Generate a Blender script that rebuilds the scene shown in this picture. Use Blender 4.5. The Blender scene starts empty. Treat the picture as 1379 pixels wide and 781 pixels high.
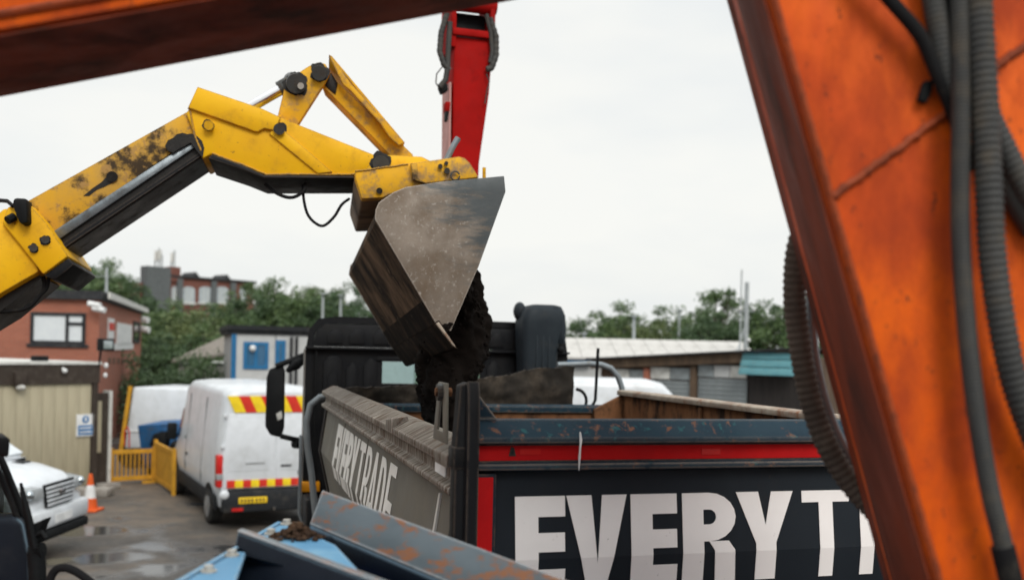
import bpy, bmesh, math, random
from mathutils import Vector, Matrix, noise
random.seed(7)
rad = math.radians
scene = bpy.context.scene
COL = scene.collection

# ------------------------------------------------------------------ camera
F, PX, PY, H, ROLL = 1300.0, 690.0, 472.5, 3.4, rad(1.3)      # focal length and principal point in photo pixels, eye height in metres
cam_data = bpy.data.cameras.new('camera')
cam = bpy.data.objects.new('camera', cam_data)
COL.objects.link(cam)
cam.location = (0, 0, H)
cam.rotation_euler = (Matrix.Rotation(rad(90), 3, 'X') @ Matrix.Rotation(ROLL, 3, 'Z')).to_euler()
cam_data.sensor_fit = 'HORIZONTAL'
cam_data.sensor_width = 36
cam_data.lens = 36 * F / 1379
cam_data.shift_x = -(PX - 689.5) / 1379
cam_data.shift_y = (PY - 390.5) / 1379
cam_data.clip_start = 0.05
cam_data.clip_end = 2000
cam_data.dof.use_dof = True
cam_data.dof.focus_distance = 4.1
cam_data.dof.aperture_fstop = 1.9
scene.camera = cam

# ------------------------------------------------------------------ sky, sun, exposure
world = bpy.data.worlds.new('World')
scene.world = world
world.use_nodes = True
wn, wl = world.node_tree.nodes, world.node_tree.links
wn.clear()
SUN_EL, SUN_AZ = rad(40), rad(160)          # overcast: a weak, very soft sun high behind the camera's right shoulder
wo = wn.new('ShaderNodeOutputWorld'); wb = wn.new('ShaderNodeBackground')
sk = wn.new('ShaderNodeTexSky'); sk.sky_type = 'NISHITA'; sk.sun_disc = False
sk.sun_elevation = SUN_EL; sk.sun_rotation = SUN_AZ; sk.dust_density = 4; sk.air_density = 1.0
sm = wn.new('ShaderNodeMix'); sm.data_type = 'RGBA'; sm.blend_type = 'MULTIPLY'; sm.inputs[0].default_value = 1
sm.inputs[7].default_value = (0.1, 0.1, 0.1, 1)
tc = wn.new('ShaderNodeTexCoord'); mp = wn.new('ShaderNodeMapping'); mp.inputs['Scale'].default_value = (1, 1, 3.2)
cn = wn.new('ShaderNodeTexNoise'); cn.inputs['Scale'].default_value = 1.7; cn.inputs['Detail'].default_value = 5; cn.inputs['Roughness'].default_value = .5
cr = wn.new('ShaderNodeValToRGB')
cr.color_ramp.elements[0].position = .3; cr.color_ramp.elements[0].color = (.655, .70, .73, 1)
cr.color_ramp.elements[1].position = .6; cr.color_ramp.elements[1].color = (.83, .83, .795, 1)
mx = wn.new('ShaderNodeMix'); mx.data_type = 'RGBA'; mx.inputs[0].default_value = .93
wl.new(tc.outputs['Generated'], mp.inputs['Vector']); wl.new(mp.outputs[0], cn.inputs['Vector']); wl.new(cn.outputs['Fac'], cr.inputs['Fac'])
wl.new(sk.outputs['Color'], sm.inputs[6]); wl.new(sm.outputs[2], mx.inputs[6]); wl.new(cr.outputs['Color'], mx.inputs[7])
zs = wn.new('ShaderNodeSeparateXYZ'); zr_ = wn.new('ShaderNodeMapRange'); zr_.interpolation_type = 'SMOOTHSTEP'      # overcast sky: brighter towards the zenith
zr_.inputs['From Min'].default_value = .3; zr_.inputs['From Max'].default_value = 1.0; zr_.inputs['To Min'].default_value = 1.0; zr_.inputs['To Max'].default_value = 2.0
zm = wn.new('ShaderNodeMix'); zm.data_type = 'RGBA'; zm.blend_type = 'MULTIPLY'; zm.inputs[0].default_value = 1; zm.clamp_result = False
wl.new(tc.outputs['Generated'], zs.inputs[0]); wl.new(zs.outputs['Z'], zr_.inputs['Value']); wl.new(mx.outputs[2], zm.inputs[6]); wl.new(zr_.outputs[0], zm.inputs[7])
wl.new(zm.outputs[2], wb.inputs['Color']); wb.inputs['Strength'].default_value = 1.0
wl.new(wb.outputs[0], wo.inputs['Surface'])

sun_data = bpy.data.lights.new('sun', 'SUN')
sun_data.energy = 1.5; sun_data.angle = rad(25); sun_data.color = (1, .96, .9)
sun = bpy.data.objects.new('sun', sun_data); COL.objects.link(sun)
sd = Vector((math.sin(SUN_AZ) * math.cos(SUN_EL), math.cos(SUN_AZ) * math.cos(SUN_EL), math.sin(SUN_EL)))
sun.rotation_euler = sd.to_track_quat('Z', 'Y').to_euler()
vs = scene.view_settings
vs.view_transform = 'Standard'; vs.look = 'None'; vs.exposure = 0.25; vs.gamma = 1.0
try: vs.use_curve_mapping = False
except Exception: pass

# ------------------------------------------------------------------ measuring helpers: pixel of the photo + real distance -> point in the yard
CR, SR = math.cos(ROLL), math.sin(ROLL)
EYE = Vector((0, 0, H))
def ray(px, py):
    u, v = px - PX, py - PY
    return Vector(((u * CR + v * SR) / F, 1, -(-u * SR + v * CR) / F))
def at(px, py, D):
    return EYE + ray(px, py) * D
def onplane(px, py, P, N):
    r = ray(px, py)
    return EYE + r * ((P - EYE).dot(N) / r.dot(N))

# ------------------------------------------------------------------ scene helpers
WLOC = {}
def props(o, label=None, cat=None, group=None, kind=None):
    if label: o['label'] = label
    if cat: o['category'] = cat
    if group: o['group'] = group
    if kind: o['kind'] = kind
    return o
def thing(name, label, cat, loc, group=None):
    o = bpy.data.objects.new(name, None)
    o.empty_display_size = .2
    o.location = loc
    COL.objects.link(o)
    WLOC[o.name] = Vector(loc)
    return props(o, label, cat, group)

class MB:
    """collects shapes, then links them as ONE mesh object"""
    def __init__(s, xf=None):
        s.v, s.f, s.xf = [], [], xf
    def add(s, vs, fs):
        n = len(s.v)
        s.v += [Vector(p) for p in vs]
        s.f += [[i + n for i in f] for f in fs]
        return s
    def hexa(s, p):
        return s.add(p, [(0, 3, 2, 1), (4, 5, 6, 7), (0, 1, 5, 4), (1, 2, 6, 5), (2, 3, 7, 6), (3, 0, 4, 7)])
    def box(s, x0, x1, y0, y1, z0, z1):
        return s.hexa([(x0, y0, z0), (x1, y0, z0), (x1, y1, z0), (x0, y1, z0), (x0, y0, z1), (x1, y0, z1), (x1, y1, z1), (x0, y1, z1)])
    def loops(s, a, b):
        n = len(a)
        fs = [list(range(n))[::-1], list(range(n, 2 * n))] + [(i, (i + 1) % n, n + (i + 1) % n, n + i) for i in range(n)]
        return s.add(list(a) + list(b), fs)
    def prism(s, pts, vec):
        a = [Vector(p) for p in pts]; vec = Vector(vec)
        return s.loops(a, [p + vec for p in a])
    def prof_y(s, xz, y0, y1):
        return s.loops([(x, y0, z) for x, z in xz], [(x, y1, z) for x, z in xz])
    def prof_x(s, yz, x0, x1):
        return s.loops([(x0, y, z) for y, z in yz], [(x1, y, z) for y, z in yz])
    def rings(s, rs, cap=True, closed=False):
        n = len(rs[0]); fs = []
        for k in range(len(rs) - (0 if closed else 1)):
            a, b = k * n, ((k + 1) % len(rs)) * n
            fs += [(a + i, a + (i + 1) % n, b + (i + 1) % n, b + i) for i in range(n)]
        if cap and not closed:
            fs += [list(range(n))[::-1], [(len(rs) - 1) * n + i for i in range(n)]]
        return s.add([p for r in rs for p in r], fs)
    def tube(s, path, r, seg=10, cap=True, corr=0.0, pitch=.011):
        P = [Vector(p) for p in path]
        if corr:
            L = [0]
            for i in range(1, len(P)): L.append(L[-1] + (P[i] - P[i - 1]).length)
            n = int(L[-1] / pitch * 4); Q = []; j = 0
            for i in range(n + 1):
                d = L[-1] * i / n
                while j < len(L) - 2 and L[j + 1] < d: j += 1
                t = (d - L[j]) / max(1e-9, L[j + 1] - L[j])
                Q.append(P[j].lerp(P[j + 1], min(1, t)))
            R = [r * (1 + (corr if i % 4 in (0, 1) else -corr)) for i in range(n + 1)]
            P = Q
        else:
            R = [r] * len(P) if not hasattr(r, '__len__') else list(r)
        rs = []
        up = None
        for i, p in enumerate(P):
            d = (P[min(i + 1, len(P) - 1)] - P[max(i - 1, 0)]).normalized()
            if up is None:
                up = Vector((0, 0, 1)) if abs(d.z) < .9 else Vector((1, 0, 0))
            a = d.cross(up).normalized(); b = a.cross(d).normalized(); up = b
            rs.append([p + (a * math.cos(t) + b * math.sin(t)) * R[i] for t in [2 * math.pi * k / seg for k in range(seg)]])
        return s.rings(rs, cap)
    def cyl(s, p0, p1, r, r1=None, seg=16):
        return s.tube([p0, p1], [r, r if r1 is None else r1], seg)
    def ball(s, c, r, seg=10, n=6, sc=(1, 1, 1)):
        c = Vector(c)
        rs = [[c + Vector((math.sin(a) * math.cos(t) * sc[0], math.sin(a) * math.sin(t) * sc[1], math.cos(a) * sc[2])) * r
               for t in [2 * math.pi * k / seg for k in range(seg)]] for a in [math.pi * (.02 + .96 * i / n) for i in range(n + 1)]]
        return s.rings(rs)
    def build(s, name, mat, parent=None, bevel=0, smooth=None, seg=2, xf=None, recenter=True, **kw):
        xf = xf or s.xf
        bm = bmesh.new()
        V = [bm.verts.new(xf(p) if xf else p) for p in s.v]
        for f in s.f:
            try: bm.faces.new([V[i] for i in f])
            except ValueError: pass
        bmesh.ops.recalc_face_normals(bm, faces=bm.faces)
        if bevel:
            es = [e for e in bm.edges if len(e.link_faces) == 2 and e.calc_face_angle(0) > rad(28)]
            bmesh.ops.bevel(bm, geom=es, offset=bevel, segments=seg, profile=.5, affect='EDGES', clamp_overlap=True)
        me = bpy.data.meshes.new(name)
        bm.to_mesh(me); bm.free()
        return link(name, me, mat, parent, smooth if smooth is not None else (40 if bevel else None), recenter, **kw)
def link(name, me, mat, parent=None, smooth=None, recenter=True, **kw):
    c = Vector((0, 0, 0))
    if recenter and len(me.vertices):
        lo = Vector([min(v.co[i] for v in me.vertices) for i in range(3)]); hi = Vector([max(v.co[i] for v in me.vertices) for i in range(3)])
        c = (lo + hi) / 2
        if not parent: c.z = lo.z
        me.transform(Matrix.Translation(-c))
    if smooth:
        me.polygons.foreach_set('use_smooth', [True] * len(me.polygons))
        me.set_sharp_from_angle(angle=rad(smooth))
    if mat: me.materials.append(mat)
    o = bpy.data.objects.new(name, me)
    COL.objects.link(o)
    WLOC[o.name] = c
    if parent:
        o.parent = parent
        o.location = c - WLOC[parent.name]
    else:
        o.location = c
    return props(o, **kw)

# ------------------------------------------------------------------ procedural materials
def pbr(name, col, rough=.5, metal=0.0, col2=None, scale=4.0, dirt=None, dscale=6.0, damt=.45, dsoft=.12, stretch=(1, 1, 1),
        edge=None, eamt=.6, bump=.15, bscale=60.0, drough=.85, spec=.5, coat=0.0, dirt2=None, d2scale=14.0, d2amt=.3, world_co=False):
    m = bpy.data.materials.new(name); m.use_nodes = True
    n, l = m.node_tree.nodes, m.node_tree.links
    b = n['Principled BSDF']
    t = n.new('ShaderNodeTexCoord'); g = n.new('ShaderNodeNewGeometry')
    mpn = n.new('ShaderNodeMapping'); mpn.inputs['Scale'].default_value = stretch
    l.new(g.outputs['Position'] if world_co else t.outputs['Object'], mpn.inputs['Vector'])
    V = mpn.outputs[0]
    def noise_(sc, det=6, ro=.6, src=V):
        k = n.new('ShaderNodeTexNoise'); k.inputs['Scale'].default_value = sc; k.inputs['Detail'].default_value = det; k.inputs['Roughness'].default_value = ro
        l.new(src, k.inputs['Vector']); return k.outputs['Fac']
    def ramp(src, a, c2):
        k = n.new('ShaderNodeMapRange'); k.interpolation_type = 'SMOOTHSTEP'
        k.inputs['From Min'].default_value = a; k.inputs['From Max'].default_value = c2
        l.new(src, k.inputs['Value']); return k.outputs[0]
    def mixc(fac, A, B):
        k = n.new('ShaderNodeMix'); k.data_type = 'RGBA'
        if isinstance(fac, float): k.inputs[0].default_value = fac
        else: l.new(fac, k.inputs[0])
        for s_, q in ((6, A), (7, B)):
            if isinstance(q, tuple): k.inputs[s_].default_value = (*q, 1)
            else: l.new(q, k.inputs[s_])
        return k.outputs[2]
    def mixf(fac, A, B):
        k = n.new('ShaderNodeMix'); k.data_type = 'FLOAT'
        l.new(fac, k.inputs[0])
        for s_, q in ((2, A), (3, B)):
            if isinstance(q, float): k.inputs[s_].default_value = q
            else: l.new(q, k.inputs[s_])
        return k.outputs[0]
    col2 = col2 or tuple(c * .8 for c in col)
    C = mixc(ramp(noise_(scale), .35, .65), tuple(col), tuple(col2))
    R = mixf(ramp(noise_(scale * 2.3), .3, .7), rough, min(1.0, rough * 1.35))
    M = None
    if dirt:
        f = ramp(noise_(dscale, 9, .68), 1 - damt - dsoft, 1 - damt + dsoft)
        C = mixc(f, C, tuple(dirt)); R = mixf(f, R, drough); M = f
    if dirt2:
        f2 = ramp(noise_(d2scale, 9, .7), 1 - d2amt - .05, 1 - d2amt + .06)
        C = mixc(f2, C, tuple(dirt2)); R = mixf(f2, R, .9)
    if edge:
        bv = n.new('ShaderNodeBevel'); bv.samples = 3; bv.inputs['Radius'].default_value = .012
        dp = n.new('ShaderNodeVectorMath'); dp.operation = 'DOT_PRODUCT'
        l.new(bv.outputs[0], dp.inputs[0]); l.new(g.outputs['Normal'], dp.inputs[1])
        e = ramp(dp.outputs['Value'], .995, .9)
        mu = n.new('ShaderNodeMath'); mu.operation = 'MULTIPLY'; l.new(e, mu.inputs[0]); l.new(ramp(noise_(22), .6 - eamt * .4, .75 - eamt * .3), mu.inputs[1])
        C = mixc(mu.outputs[0], C, tuple(edge)); R = mixf(mu.outputs[0], R, .8)
    l.new(C, b.inputs['Base Color']); l.new(R, b.inputs['Roughness'])
    b.inputs['Metallic'].default_value = metal
    if metal and M:
        l.new(mixf(M, float(metal), 0.0), b.inputs['Metallic'])
    b.inputs['Specular IOR Level'].default_value = spec * .5
    if coat: b.inputs['Coat Weight'].default_value = coat; b.inputs['Coat Roughness'].default_value = .12
    if bump:
        bp = n.new('ShaderNodeBump'); bp.inputs['Strength'].default_value = bump; bp.inputs['Distance'].default_value = .004
        l.new(noise_(bscale, 5, .6), bp.inputs['Height']); l.new(bp.outputs[0], b.inputs['Normal'])
    return m
def glass_dark(name, col=(.02, .025, .03), rough=.06):
    m = bpy.data.materials.new(name); m.use_nodes = True
    b = m.node_tree.nodes['Principled BSDF']
    b.inputs['Base Color'].default_value = (*col, 1); b.inputs['Roughness'].default_value = rough; b.inputs['Specular IOR Level'].default_value = .8
    nn = m.node_tree.nodes.new('ShaderNodeTexNoise'); nn.inputs['Scale'].default_value = 3
    bp = m.node_tree.nodes.new('ShaderNodeBump'); bp.inputs['Strength'].default_value = .03
    m.node_tree.links.new(nn.outputs['Fac'], bp.inputs['Height']); m.node_tree.links.new(bp.outputs[0], b.inputs['Normal'])
    return m
def glass_clear(name, tint=(.9, .97, .97), alpha=.75):
    m = bpy.data.materials.new(name); m.use_nodes = True
    n, l = m.node_tree.nodes, m.node_tree.links; n.clear()
    o = n.new('ShaderNodeOutputMaterial'); a = n.new('ShaderNodeBsdfTransparent'); a.inputs[0].default_value = (*tint, 1)
    g = n.new('ShaderNodeBsdfGlossy'); g.inputs['Roughness'].default_value = .03
    fr = n.new('ShaderNodeFresnel'); fr.inputs['IOR'].default_value = 1.5
    k = n.new('ShaderNodeMixShader'); l.new(fr.outputs[0], k.inputs[0]); l.new(a.outputs[0], k.inputs[1]); l.new(g.outputs[0], k.inputs[2]); l.new(k.outputs[0], o.inputs[0])
    return m
MUD = (.085, .062, .045)
RUST = (.19, .075, .03)
M = {}
M['tipper_blue'] = pbr('tipper_dark_blue', (.008, .014, .022), .5, spec=.3, col2=(.011, .018, .027), scale=2, dirt=(.025, .025, .025), dscale=7, damt=.3, dirt2=(.17, .085, .05), d2scale=9, d2amt=.3, edge=(.16, .09, .06), eamt=.5, stretch=(1, 1, .6))
M['tipper_beam'] = pbr('tipper_beam_blue', (.014, .034, .05), .55, spec=.25, col2=(.01, .024, .038), scale=3, dirt=(.025, .09, .1), dscale=24, damt=.37, dsoft=.06, dirt2=(.15, .075, .05), d2scale=22, d2amt=.39, edge=(.3, .24, .19), eamt=.9)
M['tailgate'] = pbr('tailgate_panel', (.009, .013, .018), .5, spec=.3, col2=(.012, .017, .023), scale=2, dirt=(.022, .023, .025), dscale=5, damt=.36, bump=.1, stretch=(1, 1, .5), dirt2=(.03, .03, .03), d2scale=30, d2amt=.3)
M['side_panel'] = pbr('tipper_side_dusty_grey', (.13, .125, .108), .55, col2=(.105, .10, .085), scale=2.5, dirt=(.16, .148, .12), dscale=3.5, damt=.45, dsoft=.2, dirt2=(.06, .055, .045), d2scale=20, d2amt=.3)
M['rail_grey'] = pbr('tipper_rail_worn', (.17, .15, .125), .6, spec=.3, col2=(.1, .09, .08), scale=7, dirt=(.085, .055, .037), dscale=7, damt=.46, dsoft=.06, stretch=(.7, 4, .7), dirt2=(.36, .33, .29), d2scale=9, d2amt=.41, edge=(.4, .36, .32), eamt=.9)
M['black_steel'] = pbr('black_steel', (.008, .009, .011), .5, spec=.3, dirt=(.02, .017, .014), dscale=7, damt=.34, edge=(.1, .08, .065), eamt=.8)
M['rusty_wall'] = pbr('tipper_inside_rust', (.15, .068, .033), .8, spec=.2, col2=(.21, .1, .048), scale=2.6, stretch=(1, 1.6, .6), dirt=(.028, .018, .013), dscale=4.5, damt=.46, dsoft=.1, bump=.3, bscale=40)
M['dirty_board'] = pbr('muddy_board', (.03, .026, .022), .9, spec=.2, col2=(.02, .018, .016), dirt=(.065, .052, .04), dscale=5, damt=.42, dsoft=.15, bump=.5, bscale=30)
M['worn_top'] = pbr('scraped_steel', (.36, .31, .25), .6, col2=(.25, .2, .16), scale=7, dirt=RUST, dscale=13, damt=.4)
M['red_tape'] = pbr('red_reflective_tape', (.46, .007, .008), .55, spec=.25, col2=(.4, .006, .008), scale=8, dirt=(.25, .03, .02), dscale=24, damt=.22, dsoft=.04, bump=.05)
M['letter'] = pbr('white_lettering', (.8, .79, .78), .5, spec=.3, col2=(.76, .75, .74), dirt=(.55, .53, .5), dscale=16, damt=.26, dsoft=.08, dirt2=(.1, .09, .08), d2scale=40, d2amt=.31, bump=.05)
M['letter_dusty'] = pbr('dusty_lettering', (.74, .73, .7), .6, spec=.3, col2=(.66, .65, .62), dirt=(.4, .38, .34), dscale=16, damt=.3)
M['cab_black'] = pbr('cab_black_paint', (.006, .007, .009), .5, spec=.3, col2=(.008, .009, .011), dirt=(.014, .014, .014), dscale=4, damt=.42, dsoft=.2, bump=.08)
M['cab_grey'] = pbr('cab_grey_trim', (.17, .16, .15), .5, dirt=(.09, .08, .065), damt=.4)
M['plastic'] = pbr('black_plastic', (.007, .008, .009), .55, spec=.3, bump=.08)
M['plastic_blue'] = pbr('duct_plastic', (.014, .02, .026), .5, spec=.3, col2=(.019, .026, .032), dirt=(.035, .036, .036), damt=.35)
M['galv'] = pbr('galvanised_tube', (.22, .25, .27), .42, metal=.5, dirt=(.2, .19, .17), dscale=15, damt=.35)
M['rubber'] = pbr('rubber', (.01, .01, .011), .75, spec=.3, dirt=(.04, .036, .03), dscale=9, damt=.38)
M['tyre'] = pbr('tyre', (.018, .018, .018), .8, dirt=(.055, .048, .04), dscale=7, damt=.42)
M['hose'] = pbr('hose_rubber', (.035, .036, .036), .55, col2=(.05, .05, .048), dirt=(.075, .065, .052), dscale=14, damt=.42)
M['hose_brown'] = pbr('hose_brown_dusty', (.085, .062, .047), .65, col2=(.06, .045, .035), dirt=(.12, .092, .07), dscale=12, damt=.4)
YEL = (.76, .43, .006)
M['yellow'] = pbr('machine_yellow', YEL, .45, spec=.35, col2=(.7, .37, .006), scale=2, dirt=(.46, .24, .02), dscale=5, damt=.38, dsoft=.14, dirt2=(.1, .06, .03), d2scale=34, d2amt=.34, edge=(.07, .05, .035), eamt=.75, bump=.08)
M['yellow_worn'] = pbr('machine_yellow_worn', (.6, .32, .02), .55, spec=.3, col2=(.46, .27, .06), scale=3, dirt=(.05, .034, .02), dscale=6, damt=.47, dsoft=.07, dirt2=(.34, .2, .07), d2scale=16, d2amt=.42, edge=(.05, .04, .03), eamt=.8)
M['yellow_dull'] = pbr('carriage_yellow', (.7, .37, .012), .5, spec=.35, col2=(.6, .32, .018), scale=4, dirt=(.26, .17, .09), dscale=8, damt=.44, dsoft=.1, dirt2=(.09, .06, .045), d2scale=30, d2amt=.32, edge=(.12, .085, .06), eamt=.9)
M['grease'] = pbr('black_grease', (.012, .011, .01), .35, dirt=(.04, .032, .025), dscale=12, damt=.35, bump=.4)
M['slide_steel'] = pbr('slide_steel', (.2, .23, .25), .3, metal=.7, col2=(.12, .14, .155), scale=9, dirt=(.06, .055, .05), dscale=9, damt=.4)
M['chrome'] = pbr('chrome_rod', (.72, .73, .75), .14, metal=1.0, bump=.02)
M['pin'] = pbr('pin_steel', (.07, .075, .075), .42, metal=.6, dirt=(.045, .035, .028), dscale=18, damt=.45)
M['bucket'] = pbr('bucket_steel', (.40, .35, .30), .5, metal=.25, col2=(.30, .26, .22), scale=2.6, dirt=(.07, .09, .1), dscale=2.0, damt=.44, dsoft=.09, dirt2=(.46, .4, .33), d2scale=7, d2amt=.4, edge=(.35, .3, .25), eamt=.8, bump=.35, bscale=24, drough=.5)
M['bucket_mud'] = pbr('bucket_muddy_shell', (.19, .13, .088), .85, spec=.08, col2=(.12, .082, .056), scale=2.0, stretch=(1, 1.9, 1), dirt=(.012, .010, .009), dscale=2.6, damt=.53, dsoft=.16, dirt2=(.22, .16, .115), d2scale=5, d2amt=.36, bump=.6, bscale=30, drough=.8)
M['soil'] = pbr('dark_soil', (.0055, .0042, .0036), .95, col2=(.008, .006, .005), scale=6, dirt=(.017, .0125, .0095), dscale=2.5, damt=.36, dsoft=.14, bump=.9, bscale=45, spec=.12)
M['red'] = pbr('crane_red', (.33, .007, .006), .6, spec=.12, col2=(.26, .006, .005), scale=2.5, dirt=(.12, .006, .006), dscale=4, damt=.32, dsoft=.15, bump=.06)
M['orange'] = pbr('excavator_orange', (.78, .125, .003), .45, spec=.3, col2=(.6, .072, .005), scale=2.6, stretch=(1.7, 1.7, .9), dirt=(.33, .045, .012), dscale=3.0, damt=.5, dsoft=.17, dirt2=(.1, .03, .018), d2scale=30, d2amt=.365, edge=(.12, .04, .025), eamt=.9, bump=.15)
M['orange_shaded'] = pbr('excavator_orange_shaded', (.22, .04, .015), .6, spec=.25, col2=(.14, .03, .016), scale=4, stretch=(1, 1, .5), dirt=(.05, .025, .018), dscale=5, damt=.42, dsoft=.12, bump=.15)  # darker copy of the orange, shade of the turned-away faces painted in
M['weld'] = pbr('weld_bead', (.33, .06, .016), .5, dirt=(.15, .035, .016), dscale=20, damt=.45, bump=.5)
M['hopper_blue'] = pbr('hopper_blue', (.1, .27, .45), .42, spec=.3, col2=(.13, .31, .48), scale=4, dirt=(.24, .4, .5), dscale=6, damt=.35, dsoft=.15, dirt2=(.12, .1, .085), d2scale=22, d2amt=.29, edge=(.33, .42, .48), eamt=.6)
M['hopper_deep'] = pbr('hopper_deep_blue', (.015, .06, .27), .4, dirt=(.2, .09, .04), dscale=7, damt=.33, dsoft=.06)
M['wing'] = pbr('wing_steel', (.1, .125, .143), .55, metal=.2, col2=(.075, .097, .112), scale=3, stretch=(1, 1, 2), dirt=(.19, .085, .045), dscale=16, damt=.455, dsoft=.06, dirt2=(.2, .23, .25), d2scale=30, d2amt=.3, edge=(.4, .43, .45), eamt=.9, bump=.12)
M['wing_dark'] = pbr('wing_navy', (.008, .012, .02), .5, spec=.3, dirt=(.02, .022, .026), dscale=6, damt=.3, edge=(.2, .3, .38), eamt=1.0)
M['bolt'] = pbr('bolt_zinc', (.55, .53, .48), .4, metal=.6)
M['white_paint'] = pbr('white_vehicle_paint', (.6, .63, .665), .3, col2=(.55, .58, .61), dirt=(.42, .43, .43), dscale=2.2, damt=.34, dsoft=.2, bump=0, coat=.3)
M['grey_clad'] = pbr('grey_cladding', (.02, .022, .025), .6, spec=.3, dirt=(.05, .047, .042), damt=.38)
M['glass'] = glass_dark('vehicle_glass')
M['glass_clear'] = glass_clear('clear_glass')
M['red_lens'] = pbr('red_lens', (.5, .02, .018), .15, bump=0)
M['clear_lens'] = pbr('clear_lens', (.3, .32, .33), .15, bump=0)
M['chev_red'] = pbr('chevron_red', (.6, .035, .02), .4, bump=0)
M['chev_yel'] = pbr('chevron_yellow', (.83, .6, .02), .4, bump=0)
M['plate_yel'] = pbr('plate_yellow', (.75, .5, .02), .4, bump=0)
M['plate_ink'] = pbr('plate_ink', (.03, .03, .03), .5, bump=0)
M['rim'] = pbr('wheel_rim', (.32, .33, .34), .4, metal=.5, dirt=(.12, .1, .085), damt=.42)
M['amber'] = pbr('amber_marker', (.75, .3, .01), .3, bump=0)
M['hinge_white'] = pbr('mirror_face', (.5, .55, .58), .05, metal=1.0, bump=0)
M['carriage_mud'] = pbr('carriage_muddy', (.19, .14, .1), .7, col2=(.13, .095, .07), dirt=(.04, .03, .025), dscale=7, damt=.42, dirt2=(.45, .24, .03), d2scale=9, d2amt=.3)
M['clod'] = pbr('brown_clod', (.075, .045, .028), .95, col2=(.04, .025, .018), scale=30, spec=.1, bump=.6)
M['bucket_lip'] = pbr('bucket_lip_muddy', (.075, .052, .037), .85, spec=.08, col2=(.035, .026, .02), scale=5, stretch=(1, 1.5, 1), dirt=(.012, .01, .009), dscale=4, damt=.58, dsoft=.16, dirt2=(.15, .11, .08), d2scale=9, d2amt=.33, bump=.6, bscale=30)
def mat_bucket_side():
    m = pbr('bucket_side_steel', (.235, .2, .165), .45, metal=.2, col2=(.16, .135, .11), scale=3.5, dirt=(.13, .09, .058), dscale=4, damt=.42, dsoft=.2, dirt2=(.33, .3, .265), d2scale=45, d2amt=.4, edge=(.5, .45, .4), eamt=.9, bump=.3, bscale=30)
    n, l = m.node_tree.nodes, m.node_tree.links; b = n['Principled BSDF']
    src = b.inputs['Base Color'].links[0].from_socket
    t = n.new('ShaderNodeTexCoord'); sp = n.new('ShaderNodeSeparateXYZ'); l.new(t.outputs['Object'], sp.inputs[0])
    mpn = n.new('ShaderNodeMapping'); mpn.inputs['Rotation'].default_value = (0, rad(38), 0); mpn.inputs['Scale'].default_value = (1.2, 1, 5); l.new(t.outputs['Object'], mpn.inputs['Vector'])
    nz = n.new('ShaderNodeTexNoise'); nz.inputs['Scale'].default_value = 4; nz.inputs['Detail'].default_value = 9; nz.inputs['Roughness'].default_value = .65; l.new(mpn.outputs[0], nz.inputs['Vector'])
    def mth(op, a, c):
        k = n.new('ShaderNodeMath'); k.operation = op
        for i, q in enumerate((a, c)):
            if isinstance(q, (int, float)): k.inputs[i].default_value = q
            else: l.new(q, k.inputs[i])
        return k.outputs[0]
    g = mth('ADD', mth('MULTIPLY', sp.outputs['X'], .9), mth('MULTIPLY', sp.outputs['Z'], .75))        # old paint left on the corner that does not dig
    v = mth('ADD', g, mth('MULTIPLY', mth('SUBTRACT', nz.outputs['Fac'], .5), 1.1))
    mr = n.new('ShaderNodeMapRange'); mr.interpolation_type = 'SMOOTHSTEP'; mr.inputs['From Min'].default_value = .08; mr.inputs['From Max'].default_value = .42; mr.inputs['To Max'].default_value = .9; l.new(v, mr.inputs['Value'])
    k = n.new('ShaderNodeMix'); k.data_type = 'RGBA'; l.new(mr.outputs[0], k.inputs[0]); l.new(src, k.inputs[6]); k.inputs[7].default_value = (.06, .075, .083, 1)
    l.new(k.outputs[2], b.inputs['Base Color'])
    return m
M['bucket_side'] = mat_bucket_side()

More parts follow.
